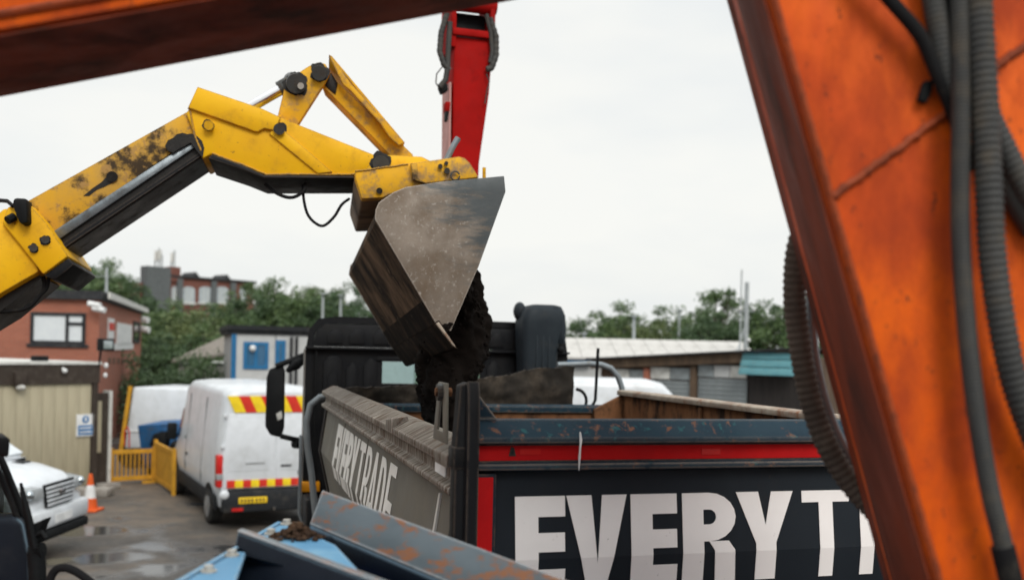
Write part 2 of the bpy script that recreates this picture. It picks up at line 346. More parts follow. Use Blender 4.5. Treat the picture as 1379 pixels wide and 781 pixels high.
# ================================================================== THE SETTING
def mat_ground():
    m = bpy.data.materials.new('wet_yard_ground'); m.use_nodes = True
    n, l = m.node_tree.nodes, m.node_tree.links; b = n['Principled BSDF']
    g = n.new('ShaderNodeNewGeometry')
    def nz(sc, det=8, ro=.62):
        k = n.new('ShaderNodeTexNoise'); k.inputs['Scale'].default_value = sc; k.inputs['Detail'].default_value = det; k.inputs['Roughness'].default_value = ro
        l.new(g.outputs['Position'], k.inputs['Vector']); return k.outputs['Fac']
    def mr(s, a, c):
        k = n.new('ShaderNodeMapRange'); k.interpolation_type = 'SMOOTHSTEP'; k.inputs['From Min'].default_value = a; k.inputs['From Max'].default_value = c
        l.new(s, k.inputs['Value']); return k.outputs[0]
    def mc(f, A, B):
        k = n.new('ShaderNodeMix'); k.data_type = 'RGBA'; l.new(f, k.inputs[0])
        for s_, q in ((6, A), (7, B)):
            if isinstance(q, tuple): k.inputs[s_].default_value = (*q, 1)
            else: l.new(q, k.inputs[s_])
        return k.outputs[2]
    C = mc(mr(nz(.33), .42, .58), (.04, .034, .029), (.125, .097, .072))
    C = mc(mr(nz(1.7, 10, .7), .4, .68), C, (.05, .047, .043))
    C = mc(mr(nz(9, 10, .75), .5, .75), C, (.15, .13, .105))
    wet = mr(nz(.42, 4, .5), .53, .6)
    C = mc(wet, C, (.035, .036, .037))
    sx = n.new('ShaderNodeSeparateXYZ'); l.new(g.outputs['Position'], sx.inputs[0])
    C = mc(mr(sx.outputs['Y'], 36, 44), C, (.05, .075, .03))
    l.new(C, b.inputs['Base Color'])
    k = n.new('ShaderNodeMix'); k.data_type = 'FLOAT'; l.new(wet, k.inputs[0]); k.inputs[2].default_value = .72; k.inputs[3].default_value = .12
    l.new(k.outputs[0], b.inputs['Roughness'])
    bp = n.new('ShaderNodeBump'); bp.inputs['Distance'].default_value = .02
    inv = n.new('ShaderNodeMath'); inv.operation = 'SUBTRACT'; inv.inputs[0].default_value = .65; l.new(wet, inv.inputs[1])
    l.new(inv.outputs[0], bp.inputs['Strength']); l.new(nz(14, 8, .7), bp.inputs['Height']); l.new(bp.outputs[0], b.inputs['Normal'])
    return m
def hill(x, y):
    t = max(0, min(1, (y - 48) / 70)); t = t * t * (3 - 2 * t)
    s = max(0, min(1, (8 - x) / 30)); s = s * s * (3 - 2 * s)
    return 6.5 * t * s
def ground_mesh():
    xs = [-900, -500, -250] + [-120 + 6 * i for i in range(41)] + [250, 500, 900]
    ys = [-300, -100, -40, -10, 0, 6, 12, 18, 24, 30, 36, 42] + [48 + 6 * i for i in range(14)] + [200, 400, 800, 1500]
    mb = MB(); nx = len(xs)
    mb.v = [Vector((x, y, hill(x, y))) for y in ys for x in xs]
    mb.f = [(j * nx + i, j * nx + i + 1, (j + 1) * nx + i + 1, (j + 1) * nx + i) for j in range(len(ys) - 1) for i in range(nx - 1)]
    return mb
ground_mesh().build('ground', mat_ground(), smooth=60, recenter=False, kind='structure')

def mat_brick(name, c1, c2, mortar, scale=1.0):
    m = bpy.data.materials.new(name); m.use_nodes = True
    n, l = m.node_tree.nodes, m.node_tree.links; b = n['Principled BSDF']
    t = n.new('ShaderNodeTexCoord'); sp = n.new('ShaderNodeSeparateXYZ'); cb = n.new('ShaderNodeCombineXYZ'); ad = n.new('ShaderNodeMath'); ad.operation = 'ADD'
    l.new(t.outputs['Object'], sp.inputs[0]); l.new(sp.outputs['X'], ad.inputs[0]); l.new(sp.outputs['Y'], ad.inputs[1]); l.new(ad.outputs[0], cb.inputs[0]); l.new(sp.outputs['Z'], cb.inputs[1])
    k = n.new('ShaderNodeTexBrick'); k.inputs['Scale'].default_value = scale; k.inputs['Brick Width'].default_value = .23; k.inputs['Row Height'].default_value = .075; k.inputs['Mortar Size'].default_value = .008
    k.inputs['Color1'].default_value = (*c1, 1); k.inputs['Color2'].default_value = (*c2, 1); k.inputs['Mortar'].default_value = (*mortar, 1)
    l.new(cb.outputs[0], k.inputs['Vector'])
    nz = n.new('ShaderNodeTexNoise'); nz.inputs['Scale'].default_value = .8; nz.inputs['Detail'].default_value = 7
    mr = n.new('ShaderNodeMapRange'); mr.inputs['From Min'].default_value = .3; mr.inputs['From Max'].default_value = .7; mr.inputs['To Min'].default_value = .72; mr.inputs['To Max'].default_value = 1.12
    l.new(nz.outputs['Fac'], mr.inputs['Value'])
    mu = n.new('ShaderNodeMix'); mu.data_type = 'RGBA'; mu.blend_type = 'MULTIPLY'; mu.inputs[0].default_value = 1
    l.new(k.outputs['Color'], mu.inputs[6]); l.new(mr.outputs[0], mu.inputs[7]); l.new(mu.outputs[2], b.inputs['Base Color'])
    b.inputs['Roughness'].default_value = .85
    bp = n.new('ShaderNodeBump'); bp.inputs['Strength'].default_value = .4; bp.inputs['Distance'].default_value = .01; bp.invert = True
    l.new(k.outputs['Fac'], bp.inputs['Height']); l.new(bp.outputs[0], b.inputs['Normal'])
    return m
M['brick'] = mat_brick('red_brick', (.38, .115, .064), (.31, .09, .052), (.3, .19, .145))
M['brick_far'] = mat_brick('factory_brick', (.19, .058, .04), (.15, .048, .035), (.14, .08, .065), .6)
M['roof_dark'] = pbr('roof_dark', (.022, .024, .028), .6, dirt=(.05, .05, .05))
M['fascia_brown'] = pbr('fascia_brown', (.045, .034, .027), .6, dirt=(.08, .066, .055), damt=.4)
M['cabin_beige'] = pbr('cabin_beige', (.4, .36, .255), .6, col2=(.36, .32, .225), scale=1.2, stretch=(3, 3, .4), dirt=(.28, .25, .175), dscale=2.4, damt=.36, dsoft=.18)
M['pale_trim'] = pbr('pale_trim', (.6, .6, .57), .6, dirt=(.36, .35, .32), damt=.4)
M['white_plastic'] = pbr('white_plastic', (.75, .76, .76), .45, bump=0)
M['sign_blue'] = pbr('sign_blue', (.02, .16, .4), .45, bump=0)
M['sky_glass'] = pbr('pale_sky_glass', (.62, .66, .68), .15, col2=(.58, .62, .65), bump=0)  # pale colour paints the reflected sky into the glass
M['panel_grey'] = pbr('panel_grey', (.45, .46, .46), .55, col2=(.42, .43, .43), dirt=(.35, .35, .34), damt=.35)
M['trim_blue'] = pbr('trim_blue', (.015, .13, .29), .45)
M['pane_blue'] = glass_dark('pane_blue', (.02, .1, .2), .1)
M['asbestos'] = pbr('asbestos_roof', (.2, .18, .16), .85, dirt=(.2, .18, .15), damt=.45)
M['tower_grey'] = pbr('tower_grey', (.12, .13, .135), .8, dirt=(.08, .085, .09), damt=.45)
M['factory_pane'] = pbr('factory_pane', (.4, .44, .47), .3, bump=0)
M['concrete'] = pbr('concrete_block', (.33, .31, .28), .85, dirt=(.2, .18, .16), damt=.45)
M['barrier'] = pbr('barrier_yellow', (.55, .28, .025), .55, dirt=(.42, .22, .04), dscale=6, damt=.35)
M['cone_orange'] = pbr('cone_orange', (.7, .11, .02), .5, dirt=(.4, .09, .04), damt=.3)
M['skip_blue'] = pbr('skip_blue', (.02, .1, .25), .5, dirt=(.05, .07, .1), damt=.4)
M['shutter'] = pbr('shutter_grey', (.24, .27, .28), .55, dirt=(.18, .19, .19), damt=.4)
M['timber'] = pbr('timber_brown', (.11, .075, .05), .8, col2=(.075, .052, .037), stretch=(1, 1, .3), dirt=(.17, .13, .09), damt=.35)
M['teal_sheet'] = pbr('teal_sheet', (.075, .21, .245), .5, col2=(.095, .245, .275), dirt=(.12, .2, .21), damt=.35)
M['white_roof'] = pbr('white_roof_sheet', (.5, .49, .47), .6, spec=.2, col2=(.45, .44, .42), dirt=(.34, .33, .31), dscale=1.5, damt=.4)
M['pole_grey'] = pbr('pole_grey', (.36, .39, .4), .5)
M['dark_void'] = pbr('dark_timber_door', (.022, .02, .02), .8, col2=(.035, .03, .028), stretch=(6, 6, .3))

# ---- helper: a wall in the vertical plane through two ground points; u along, z up, d outwards towards the viewer's side
class Wall:
    def __init__(s, p0, p1):
        s.o = Vector((p0[0], p0[1], 0)); d = Vector((p1[0] - p0[0], p1[1] - p0[1], 0)); s.L = d.length; s.d = d.normalized(); s.n = Vector((s.d.y, -s.d.x, 0))
    def w(s, p):                   # (u, depth-behind, z) -> world
        return s.o + s.d * p[0] - s.n * p[1] + Vector((0, 0, p[2]))
    def px(s, px, py):             # where the sight line meets the wall -> (u, z)
        q = onplane(px, py, s.o, s.n); return ((q - s.o).dot(s.d), q.z)
    def rect(s, px0, py0, px1, py1):
        u0, z1 = s.px(px0, py0); u1, z0 = s.px(px1, py1); return u0, u1, z0, z1
def gp(px, D):
    q = at(px, 460, D); return (q.x, q.y)
def wbox(W, u0, u1, d0, d1, z0, z1):
    return MB(W.w).box(u0, u1, d0, d1, z0, z1)
def window_unit(W, r, parent, fm, pm, bars=(), fw=.07, proud=.05):
    u0, u1, z0, z1 = r
    fr = MB(W.w)
    fr.box(u0, u0 + fw, -proud, .1, z0, z1); fr.box(u1 - fw, u1, -proud, .1, z0, z1)
    fr.box(u0 + fw, u1 - fw, -proud, .1, z1 - fw, z1); fr.box(u0 + fw, u1 - fw, -proud, .1, z0, z0 + fw)
    for b in bars:
        if b[0] == 'v': fr.box(b[1] - fw / 2, b[1] + fw / 2, -proud + .004, .1, z0 + fw, z1 - fw)
        else: fr.box(b[2] + .004, u1 - fw - .004, -proud + .006, .1, b[1] - fw / 2, b[1] + fw / 2)
    w = fr.build('window', fm, parent)
    wbox(W, u0 + fw * .8, u1 - fw * .8, -.014, -.004, z0 + fw * .8, z1 - fw * .8).build('pane', pm, w)
    return w

# ---- red brick office, left
B0, B1, B2 = gp(-180, 30), gp(133, 30), gp(190, 44)
WF, WS = Wall(B0, B1), Wall(B1, B2)
zt = WF.px(133, 404)[1]
office = thing('brick_office', 'red brick flat roofed building with white framed window behind the beige cabin', 'building', (B1[0], B1[1], 0))
back = Vector((-1.5, 12, 0))
mb = MB(); c = [Vector((*B0, 0)), Vector((*B1, 0)), Vector((*B2, 0)), Vector((B0[0] - 5.3, B2[1], 0))]
mb.prism(c, (0, 0, zt)).build('wall', M['brick'], office)
mb = MB(); cc = sum(c, Vector()) / 4
mb.prism([p + (p - cc).normalized() * .22 + Vector((0, 0, zt + .003)) for p in c], (0, 0, .28)).build('roof', M['roof_dark'], office)
wbox(WS, .02, WS.L, -.3, -.235, zt + .05, zt + .26).build('gutter', M['pale_trim'], office)
r = WF.rect(42, 420, 115, 464); uv = WF.px(91, 440)[0]; zh = WF.px(100, 436)[1]
window_unit(WF, r, office, M['roof_dark'], M['sky_glass'], (('v', uv), ('h', zh, uv)), .1)
wbox(WF, r[0] - .1, r[1] + .1, -.06, .05, r[2] - .1, r[2] - .005).build('sill', M['roof_dark'], office)
for q, nm, mt in (((145, 428, 152, 458), 'sign', 'white_plastic'), ((157, 434, 176, 464), 'sign', 'white_plastic'), ((143, 462, 178, 470), 'sign_strip', 'white_plastic')):
    u0, u1, z0, z1 = WS.rect(*q); wbox(WS, u0, u1, -.04, .0, z0, z1).build(nm, M[mt], office)
u0, u1, z0, z1 = WS.rect(145, 430, 152, 445); wbox(WS, u0 + .1, u1 - .15, -.06, -.042, z0, z1 - .1).build('sign_mark', M['chev_red'], office)
window_unit(WS, WS.rect(179, 432, 187, 462), office, M['roof_dark'], M['glass'], (), .12)
for x in (146, 152, 158, 164):
    u, z = WS.px(x, 486); wbox(WS, u, u + .55, -.02, 0, z - .1, z + .1).build('wall_lettering', M['timber'], office)
for (x, y) in ((133, 411), (139, 417)):
    p = WF.px(x, y); o = Vector(WF.w((p[0], -.3, p[1])))
    mb = MB(); mb.cyl(o + Vector((-.18, 0, .03)), o + Vector((.2, -.06, -.03)), .09, seg=10); mb.build('security_camera', M['white_plastic'], office, smooth=40)
for (x, y) in ((190, 430), (191, 443)):
    o = at(x, y, 43.5)
    mb = MB(); mb.cyl(o + Vector((-.3, 0, .04)), o + Vector((.35, -.06, -.04)), .15, seg=10); mb.build('security_camera', M['white_plastic'], office, smooth=40)
# ---- poles
def pole(px, pt, pb, D, r, name, label, group=None, extra=None, zb=None):
    p, q = at(px, pt, D), at(px, pb, D)
    base = zb if zb is not None else hill(q.x, q.y)
    t = thing(name, label, 'pole', (p.x, p.y, base), group)
    MB().tube([(p.x, p.y, base), (p.x, p.y, p.z)], [r, r * .75], 8).build('shaft', M['pole_grey'], t, smooth=50)
    if extra: extra(t, p)
    return t
pole(144, 360, 400, 31.2, .05, 'roof_mast', 'thin grey mast standing on the brick building roof', zb=zt + .28,
     extra=lambda t, p: MB().tube([p + Vector((-.7, 0, -.3)), p + Vector((.5, 0, -.3))], .012, 6).build('aerial', M['pole_grey'], t))
def head(t, p):
    MB().box(p.x - .13, p.x + .13, p.y - .3, p.y + .13, p.z - .03, p.z + .05).build('lamp_head', M['pole_grey'], t, bevel=.03)
pole(435, 396, 440, 52, .09, 'lamp_post', 'pale lamp post rising among trees above the black cab, nearer the mirror', 'lamp posts beyond the yard', head)
pole(459, 398, 440, 55, .09, 'lamp_post', 'grey lamp post rising among trees just left of the bucket', 'lamp posts beyond the yard', head)
pole(787, 449, 470, 48, .09, 'lamp_post', 'short white post showing over the white roof beside the air duct', 'lamp posts beyond the yard', head)
pole(854, 426, 470, 48, .1, 'lamp_post', 'white post standing before the rounded tree above the white roof', 'lamp posts beyond the yard', head)
pole(915, 418, 470, 60, .08, 'lamp_post', 'faint thin grey post in front of the green trees', 'lamp posts beyond the yard', head)
def util(t, p):
    MB().tube([p + Vector((-.35, 0, -1.2)), p + Vector((.35, 0, -1.2))], .04, 6).build('cross_arm', M['pole_grey'], t)
    for dx, dz in ((-.28, -1.1), (.28, -1.1), (.1, -2.4), (-.12, -3.2)):
        MB().ball(p + Vector((dx, -.1, dz)), .08, 8, 5).build('insulator', M['white_plastic'], t, smooth=60)
    b = at(988, 463, 36)
    MB().tube([p + Vector((0, 0, -1.6)), p + Vector((-.25, 0, -2.6)), Vector((b.x - .6, b.y, 2.2))], .035, 6).build('stay_cable', M['pole_grey'], t)
pole(1006, 380, 470, 40, .12, 'utility_pole', 'tall grey utility pole with stay cable behind the roller shutters', None, util)
pole(999, 363, 470, 42, .045, 'utility_pole', 'thinnest tall dark pole just left of the utility pole with stay cable', None, None)

# ---- beige site cabin
C0, C1 = gp(-160, 18), gp(131, 22)
WC = Wall(C0, C1)
zc = WC.px(100, 487)[1]; zf = WC.px(100, 516)[1]
cabin = thing('site_cabin', 'beige panelled site cabin with brown fascia and blue notice', 'cabin', (C1[0], C1[1], 0))
wbox(WC, 0, WC.L - .12, .03, 6, .08, zc - .05).build('wall', M['cabin_beige'], cabin)
u = 0.0
while u < WC.L - .2:
    e = min(u + .3, WC.L - .13)
    wbox(WC, u + .003, e - .003, -.012, .03, .15, zf - .004).build('wall_panel', M['cabin_beige'], cabin, bevel=.006); u += .3
wbox(WC, -.05, WC.L + .04, -.07, 6.1, zf, zc - .06).build('fascia', M['fascia_brown'], cabin)
wbox(WC, -.08, WC.L + .07, -.1, 6.15, zc - .058, zc).build('roof_trim', M['pale_trim'], cabin)
wbox(WC, WC.L - .12, WC.L + .02, -.05, .1, .05, zf - .003).build('corner_post', M['fascia_brown'], cabin)
wbox(WC, 0, WC.L, -.03, .06, .02, .145).build('base_rail', M['fascia_brown'], cabin)
q = WC.rect(102, 558, 124, 586)
nt = wbox(WC, *q[:2], -.05, -.02, *q[2:]).build('notice_board', M['white_plastic'], cabin, label='white and blue mandatory sign on the cabin wall')
hh = q[3] - q[2]
wbox(WC, q[0] + .03, q[1] - .03, -.056, -.051, q[2] + .03, q[2] + hh * .5).build('blue_panel', M['sign_blue'], nt)
mb = MB(WC.w); cu, cz = (q[0] + q[1]) / 2, q[2] + hh * .76
mb.prism([(cu + .085 * math.cos(a * .393), -.056, cz + .085 * math.sin(a * .393)) for a in range(16)], (0, .005, 0)); mb.build('blue_disc', M['sign_blue'], nt)
MB(WC.w).box(cu - .025, cu + .025, -.061, -.0565, cz - .045, cz + .05).build('pictogram', M['white_plastic'], nt)
for k in range(2):
    MB(WC.w).box(q[0] + .06, q[1] - .06, -.061, -.0565, q[2] + .08 + k * .09, q[2] + .11 + k * .09).build('text_line', M['white_plastic'], nt)
# fittings on the cabin
u, z = WC.px(22, 520)
MB(WC.w).box(u - .12, u + .12, -.16, -.05, z + .02, z + .3).build('vent_box', M['fascia_brown'], cabin, bevel=.01)
mb = MB(WC.w); mb.ball((u + .02, -.12, z - .02), .09, 10, 6, (1.2, .8, .7)); mb.build('bulkhead_lamp', M['pale_trim'], cabin, smooth=60)
u, z = WC.px(82, 499); mb = MB(WC.w); mb.ball((u, -.13, z), .055, 10, 6); mb.cyl((u, -.06, z + .05), (u, -.13, z), .03, seg=8); mb.build('dome_camera', M['white_plastic'], cabin, smooth=50)
u, z = WC.px(134, 465)
fl = MB(WC.w).box(u - .2, u + .16, -.32, -.16, z - .12, z + .16).build('floodlight', M['plastic'], cabin, bevel=.02)
MB(WC.w).box(u - .14, u + .1, -.332, -.322, z - .07, z + .11).build('lamp_glass', M['hinge_white'], fl)
MB(WC.w).tube([(u - .05, -.12, z - .1), (u - .07, -.08, zc - .1)], .025, 6).build('floodlight_bracket', M['plastic'], cabin)
for (x, y, r_) in ((137, 492, .05), (136, 505, .045)):
    u, z = WC.px(x, y); mb = MB(WC.w); mb.ball((u, -.15, z), r_, 10, 6, (1, 1, 1.3)); mb.build('wall_sensor', M['white_plastic'], cabin, smooth=60)
u, z = WC.px(75, 478); mb = MB(WC.w); mb.box(u - .2, u + .12, .4, .6, zc + .003, zc + .12); mb.build('roof_light', M['plastic'], cabin, bevel=.02)
# the entrance screen at the cabin's end
u0, u1 = WC.px(133, 560)[0] + .03, WC.px(157, 560)[0]
zt2 = WC.px(145, 530)[1]
porch = thing('cabin_porch', 'dark brown door screen with pale glazed strip at the end of the beige cabin', 'door screen', WC.w((u0, .3, 0)))
wbox(WC, u0, u1, .3, .42, .12, zt2).build('screen', M['fascia_brown'], porch)
q = WC.rect(136, 541, 146, 610); wbox(WC, q[0], q[1], .27, .297, *q[2:]).build('glazed_strip', M['cabin_beige'], porch)
wbox(WC, u1 + .003, u1 + .08, .26, .5, .0, zt2 + .05).build('frame_post', M['pale_trim'], porch)
wbox(WC, u0, u1 + .1, -.1, .5, .0, .118).build('step', M['concrete'], porch, bevel=.02)
mb = MB(); p = at(140, 652, 22); p.z = 0; mb.box(p.x - .35, p.x + .45, p.y - .9, p.y - .5, 0, .18)
mb.build('concrete_block', M['concrete'], bevel=.03, label='low concrete block on the ground beside the traffic cone', cat='block')

# ---- white box body, skip, barriers, cone
tr = at(215, 600, 26)
box = thing('box_trailer', 'white box trailer with yellow front edge behind the yellow barriers', 'trailer', (tr.x, tr.y, 0))
pts = [at(167, 604, 26), at(179, 521, 26), at(272, 525, 26), at(290, 600, 26)]
mb = MB().prism(pts, (.3, 2.3, 0)).build('box_body', M['white_paint'], box, bevel=.05)
a_, b_ = at(160, 606, 25.95), at(173, 520, 25.95)
MB().prism([a_, b_, b_ + Vector((.11, 0, 0)), a_ + Vector((.11, 0, 0))], (-.05, .12, 0)).build('edge_trim', M['barrier'], box)
for k in range(1):
    z = 1.0; x0, x1 = at(170 + k * 3, 560, 26).x, at(285, 560, 26).x
    MB().box(x0, x1, 25.97, 25.995, z, z + .03).build('side_rub_rail', M['white_plastic'], box)
MB().box(at(168, 600, 26).x, at(288, 600, 26).x, 26.2, 28, .42, .58).build('chassis', M['black_steel'], box)
for x in (-10.3, -9.2):
    for y in (26.2, 28.0):
        MB().cyl((x, y, .36), (x, y + .24, .36), .36, seg=20).build('wheel', M['tyre'], box, smooth=40)
MB().tube([at(168, 600, 25.4), at(168, 580, 25.4), at(171, 574, 25.4), at(174, 580, 25.4), at(174, 602, 25.4)], .02, 8).build('hoop_handle', M['red_lens'], box, smooth=60)
s0 = at(228, 610, 24.5)
skip = thing('waste_skip', 'blue metal skip heaped with dark scrap beside the white van', 'skip', (s0.x, s0.y, 0))
def sk_pt(x, y, D): return at(x, y, D)
lo = [Vector((s0.x - .55, 24.2, .25)), Vector((s0.x + .8, 24.2, .25)), Vector((s0.x + .8, 25.4, .25)), Vector((s0.x - .55, 25.4, .25))]
hi = [Vector((s0.x - .6, 23.9, 1.35)), Vector((s0.x + 1.2, 23.9, 1.5)), Vector((s0.x + 1.2, 25.6, 1.5)), Vector((s0.x - .6, 25.6, 1.35))]
MB().loops(lo, hi).build('tub', M['skip_blue'], skip, bevel=.03)
MB().prism([at(212, 580, 23.8), at(248, 568, 23.8), at(254, 572, 23.8), at(252, 586, 23.8), at(228, 582, 23.8)], (0, 1.3, 0)).build('lid', M['skip_blue'], skip, bevel=.03)
MB().prism([at(200, 600, 23.7), at(206, 584, 23.7), at(224, 580, 23.7), at(222, 606, 23.7)], (0, 1.0, 0)).build('scrap_panel', M['plastic'], skip, bevel=.03)
MB().prism([at(226, 604, 23.78), at(230, 590, 23.78), at(250, 588, 23.78), at(248, 610, 23.78)], (0, .1, 0)).build('front_plate', M['skip_blue'], skip, bevel=.02)
MB().ball(at(237, 601, 23.7), .16, 10, 6).build('scrap_lump', M['rubber'], skip, smooth=60)
MB().box(s0.x - .5, s0.x + .7, 24.3, 25.3, 0, .248).build('skid', M['black_steel'], skip)
def barrier(name, label, pa, pb, ztop, solid):
    W = Wall(pa, pb); t = thing(name, label, 'barrier', (*pa, 0), 'yellow barriers by the white van')
    for u in (0, W.L): MB(W.w).box(u - .04, u + .04, -.04, .04, 0, ztop + .05).build('post', M['barrier'], t)
    MB(W.w).box(.042, W.L - .042, -.03, .03, ztop - .1, ztop).build('top_rail', M['barrier'], t)
    MB(W.w).box(.042, W.L - .042, -.03, .03, .08, .18).build('bottom_rail', M['barrier'], t)
    if solid: MB(W.w).box(.05, W.L - .05, -.012, .012, .182, ztop - .102).build('panel', M['barrier'], t)
    else:
        n = 10
        for i in range(n):
            u = W.L * (i + .5) / n; MB(W.w).box(u - .016, u + .016, -.012, .012, .182, ztop - .102).build('bar', M['barrier'], t)
    MB(W.w).box(-.02, .06, -.3, .3, 0, .06).build('foot', M['barrier'], t)
barrier('yellow_barrier', 'yellow barred crowd barrier standing beside the beige cabin', gp(153, 23), gp(211, 23.6), .82, False)
barrier('yellow_barrier', 'solid yellow barrier panel angled against the white van side', gp(213, 23.5), gp(238, 21.6), 1.0, True)
p = at(121, 690, 19.4)
cone = thing('traffic_cone', 'orange traffic cone with white band on the wet ground', 'cone', (p.x, p.y, 0))
def cs(z): return .155 - .12 * (z / .72)
MB().box(p.x - .21, p.x + .21, p.y - .21, p.y + .21, .0, .05).build('base', M['cone_orange'], cone, bevel=.02)
for z0, z1, nm, mt in ((.05, .26, 'lower_cone', 'cone_orange'), (.26, .52, 'white_band', 'white_plastic'), (.52, .74, 'cone_tip', 'cone_orange')):
    MB().tube([(p.x, p.y, z0), (p.x, p.y, z1)], [cs(z0), cs(z1)], 20).build(nm, M[mt], cone, smooth=40)

# ---- grey and blue office block
G0, G1 = gp(313, 32), gp(560, 34)
WG = Wall(G0, G1)
zg = WG.px(330, 450)[1]; zr = WG.px(330, 438)[1]
gb = thing('grey_office', 'pale grey prefabricated building with blue window frames behind the black cab', 'building', (*G0, 0))
wbox(WG, 0, WG.L, 0, 7, 0, zg).build('wall', M['panel_grey'], gb)
wbox(WG, -.15, WG.L + .1, -.05, 7.3, zg + .003, zg + .13).build('roof', M['roof_dark'], gb)
wbox(WG, -.2, WG.L + .1, -.16, 7.3, zg + .133, zr).build('roof_edge', M['grey_clad'], gb)
wbox(WG, -.03, .13, -.03, .1, 0, zg - .002).build('corner_post', M['trim_blue'], gb)
r = WG.rect(328, 460, 361, 497); window_unit(WG, r, gb, M['trim_blue'], M['pane_blue'], (('v', (r[0] + r[1]) / 2),), .11)
r = WG.rect(371, 458, 384, 492); window_unit(WG, r, gb, M['trim_blue'], M['pane_blue'], (), .13)
u, z = WG.px(340, 469); mb = MB(WG.w); mb.ball((u, -.12, z), .11, 10, 6); mb.build('globe_lamp', M['white_plastic'], gb, smooth=60)
for x in (392, 399):
    u = WG.px(x, 470)[0]; MB(WG.w).tube([(u, -.1, .1), (u, -.1, zg - .05)], .05, 8).build('drainpipe', M['grey_clad'], gb, smooth=50)
u = 0.2
while u < WG.L - 1.1:
    u += 1.2; wbox(WG, u - .012, u + .012, -.012, .0, .05, zg - .004).build('panel_joint', M['grey_clad'], gb)
# ---- low pitched shed
S0, S1 = gp(236, 40), gp(330, 40)
WSH = Wall(S0, S1)
sh = thing('low_shed', 'low shed with weathered grey pitched roof beside the grey building', 'shed', (*S0, 0))
z1 = WSH.px(300, 480)[1]; z0 = WSH.px(280, 489)[1]; ztp = WSH.px(300, 458)[1] + .5
wbox(WSH, .1, WSH.L, .2, 5, 0, z0).build('wall', M['pale_trim'], sh)
u0 = WSH.px(236, 480)[0]; u2 = WSH.px(290, 480)[0]
MB(WSH.w).loops([(u0 - .1, -.2, z0), (WSH.L, -.2, z1 + .1), (WSH.L, -.2, z1 + .2), (u0 - .1, -.2, z0 + .1)], [(u2, 3.2, ztp - .15), (WSH.L, 3.2, ztp), (WSH.L, 3.2, ztp + .1), (u2, 3.2, ztp)]).build('roof', M['asbestos'], sh)
wbox(WSH, .3, WSH.L, -.22, -.205, z0 - .12, z0 - .01).build('eaves_board', M['roof_dark'], sh)

# ---- factory on the rise
D = 112
fx0, fx1 = at(60, 400, D).x, at(341, 400, D).x
WFc = Wall((at(60, 400, 100).x, 100), (at(341, 400, 118).x, 118))
fac = thing('brick_factory', 'long red brick factory with arched white windows and roof tower on the rise', 'building', (fx0, D, hill(fx0, D)))
def FR(a, b, c, d): return WFc.rect(a, b, c, d)
u0, u1, z0, z1 = FR(228, 373, 341, 420); wbox(WFc, u0, u1, 0, 4, 4.5, z1).build('wall', M['brick_far'], fac)
uA, _, _, zA = FR(60, 371, 100, 400); wbox(WFc, uA, u0 - .01, .5, 6, 4.5, zA).build('low_wing', M['brick_far'], fac)
u2, u3, z2, z3 = FR(196, 358, 228, 400); wbox(WFc, u2, u3 - .02, -.3, 1.2, 4.5, z3).build('tower', M['tower_grey'], fac)
u4, u5, _, z4 = FR(228, 359, 241, 400); wbox(WFc, u4, u5, -.25, 1.2, z1 - .5, z4).build('brick_turret', M['brick_far'], fac)
wbox(WFc, u0, u1 + .2, -.3, 4.2, z1 + .003, z1 + .25).build('parapet', M['roof_dark'], fac)
for (a, b) in ((258, 268), (300, 310)):
    ua, ub, _, _ = FR(a, 370, b, 372); MB(WFc.w).prism([(ua, -.2, z1 + .253), (ub, -.2, z1 + .253), ((ua + ub) / 2, -.2, z1 + .8)], (0, 3, 0)).build('gable', M['roof_dark'], fac)
for (a, b) in ((231, 239), (246, 262), (268, 285), (291, 307), (323, 331)):
    ua, ub, za, zb = FR(a, 387, b, 408); cu = (ua + ub) / 2; hw = (ub - ua) / 2
    arch = [(ua, -.06, za), (ub, -.06, za), (ub, -.06, zb - .25)] + [(cu + hw * math.cos(t), -.06, zb - .25 + .4 * math.sin(t)) for t in [math.pi * k / 8 for k in range(1, 8)]] + [(ua, -.06, zb - .25)]
    w = MB(WFc.w).prism(arch, (0, .12, 0)).build('window', M['factory_pane'], fac)
    for k in (1, 2): MB(WFc.w).box(ua + (ub - ua) * k / 3 - .04, ua + (ub - ua) * k / 3 + .04, -.09, -.062, za, zb - .2).build('glazing_bar', M['pale_trim'], w)
    MB(WFc.w).box(ua - .15, ub + .15, -.2, -.0, za - .2, za - .01).build('sill', M['pale_trim'], w)
for px_ in (241, 287, 313):
    u = WFc.px(px_, 390)[0]; wbox(WFc, u - .35, u + .35, -.3, 0, 4.6, z1 - .1).build('pilaster', M['tower_grey'], fac)
for (x, y0) in ((205, 338), (210, 333), (214, 342), (227, 340), (231, 336)):
    a = at(x, y0, D); MB().tube([(a.x, D + 1, z3), (a.x, D + 1, a.z)], .1, 6).build('mast', M['pole_grey'], fac)
for (x, y0, y1) in ((207, 337, 350), (212, 336, 349), (229, 340, 352)):
    a, b = at(x - 2, y1, D), at(x + 2, y0, D); MB().box(a.x, b.x, D + .6, D + .9, a.z, b.z).build('antenna_panel', M['pale_trim'], fac)

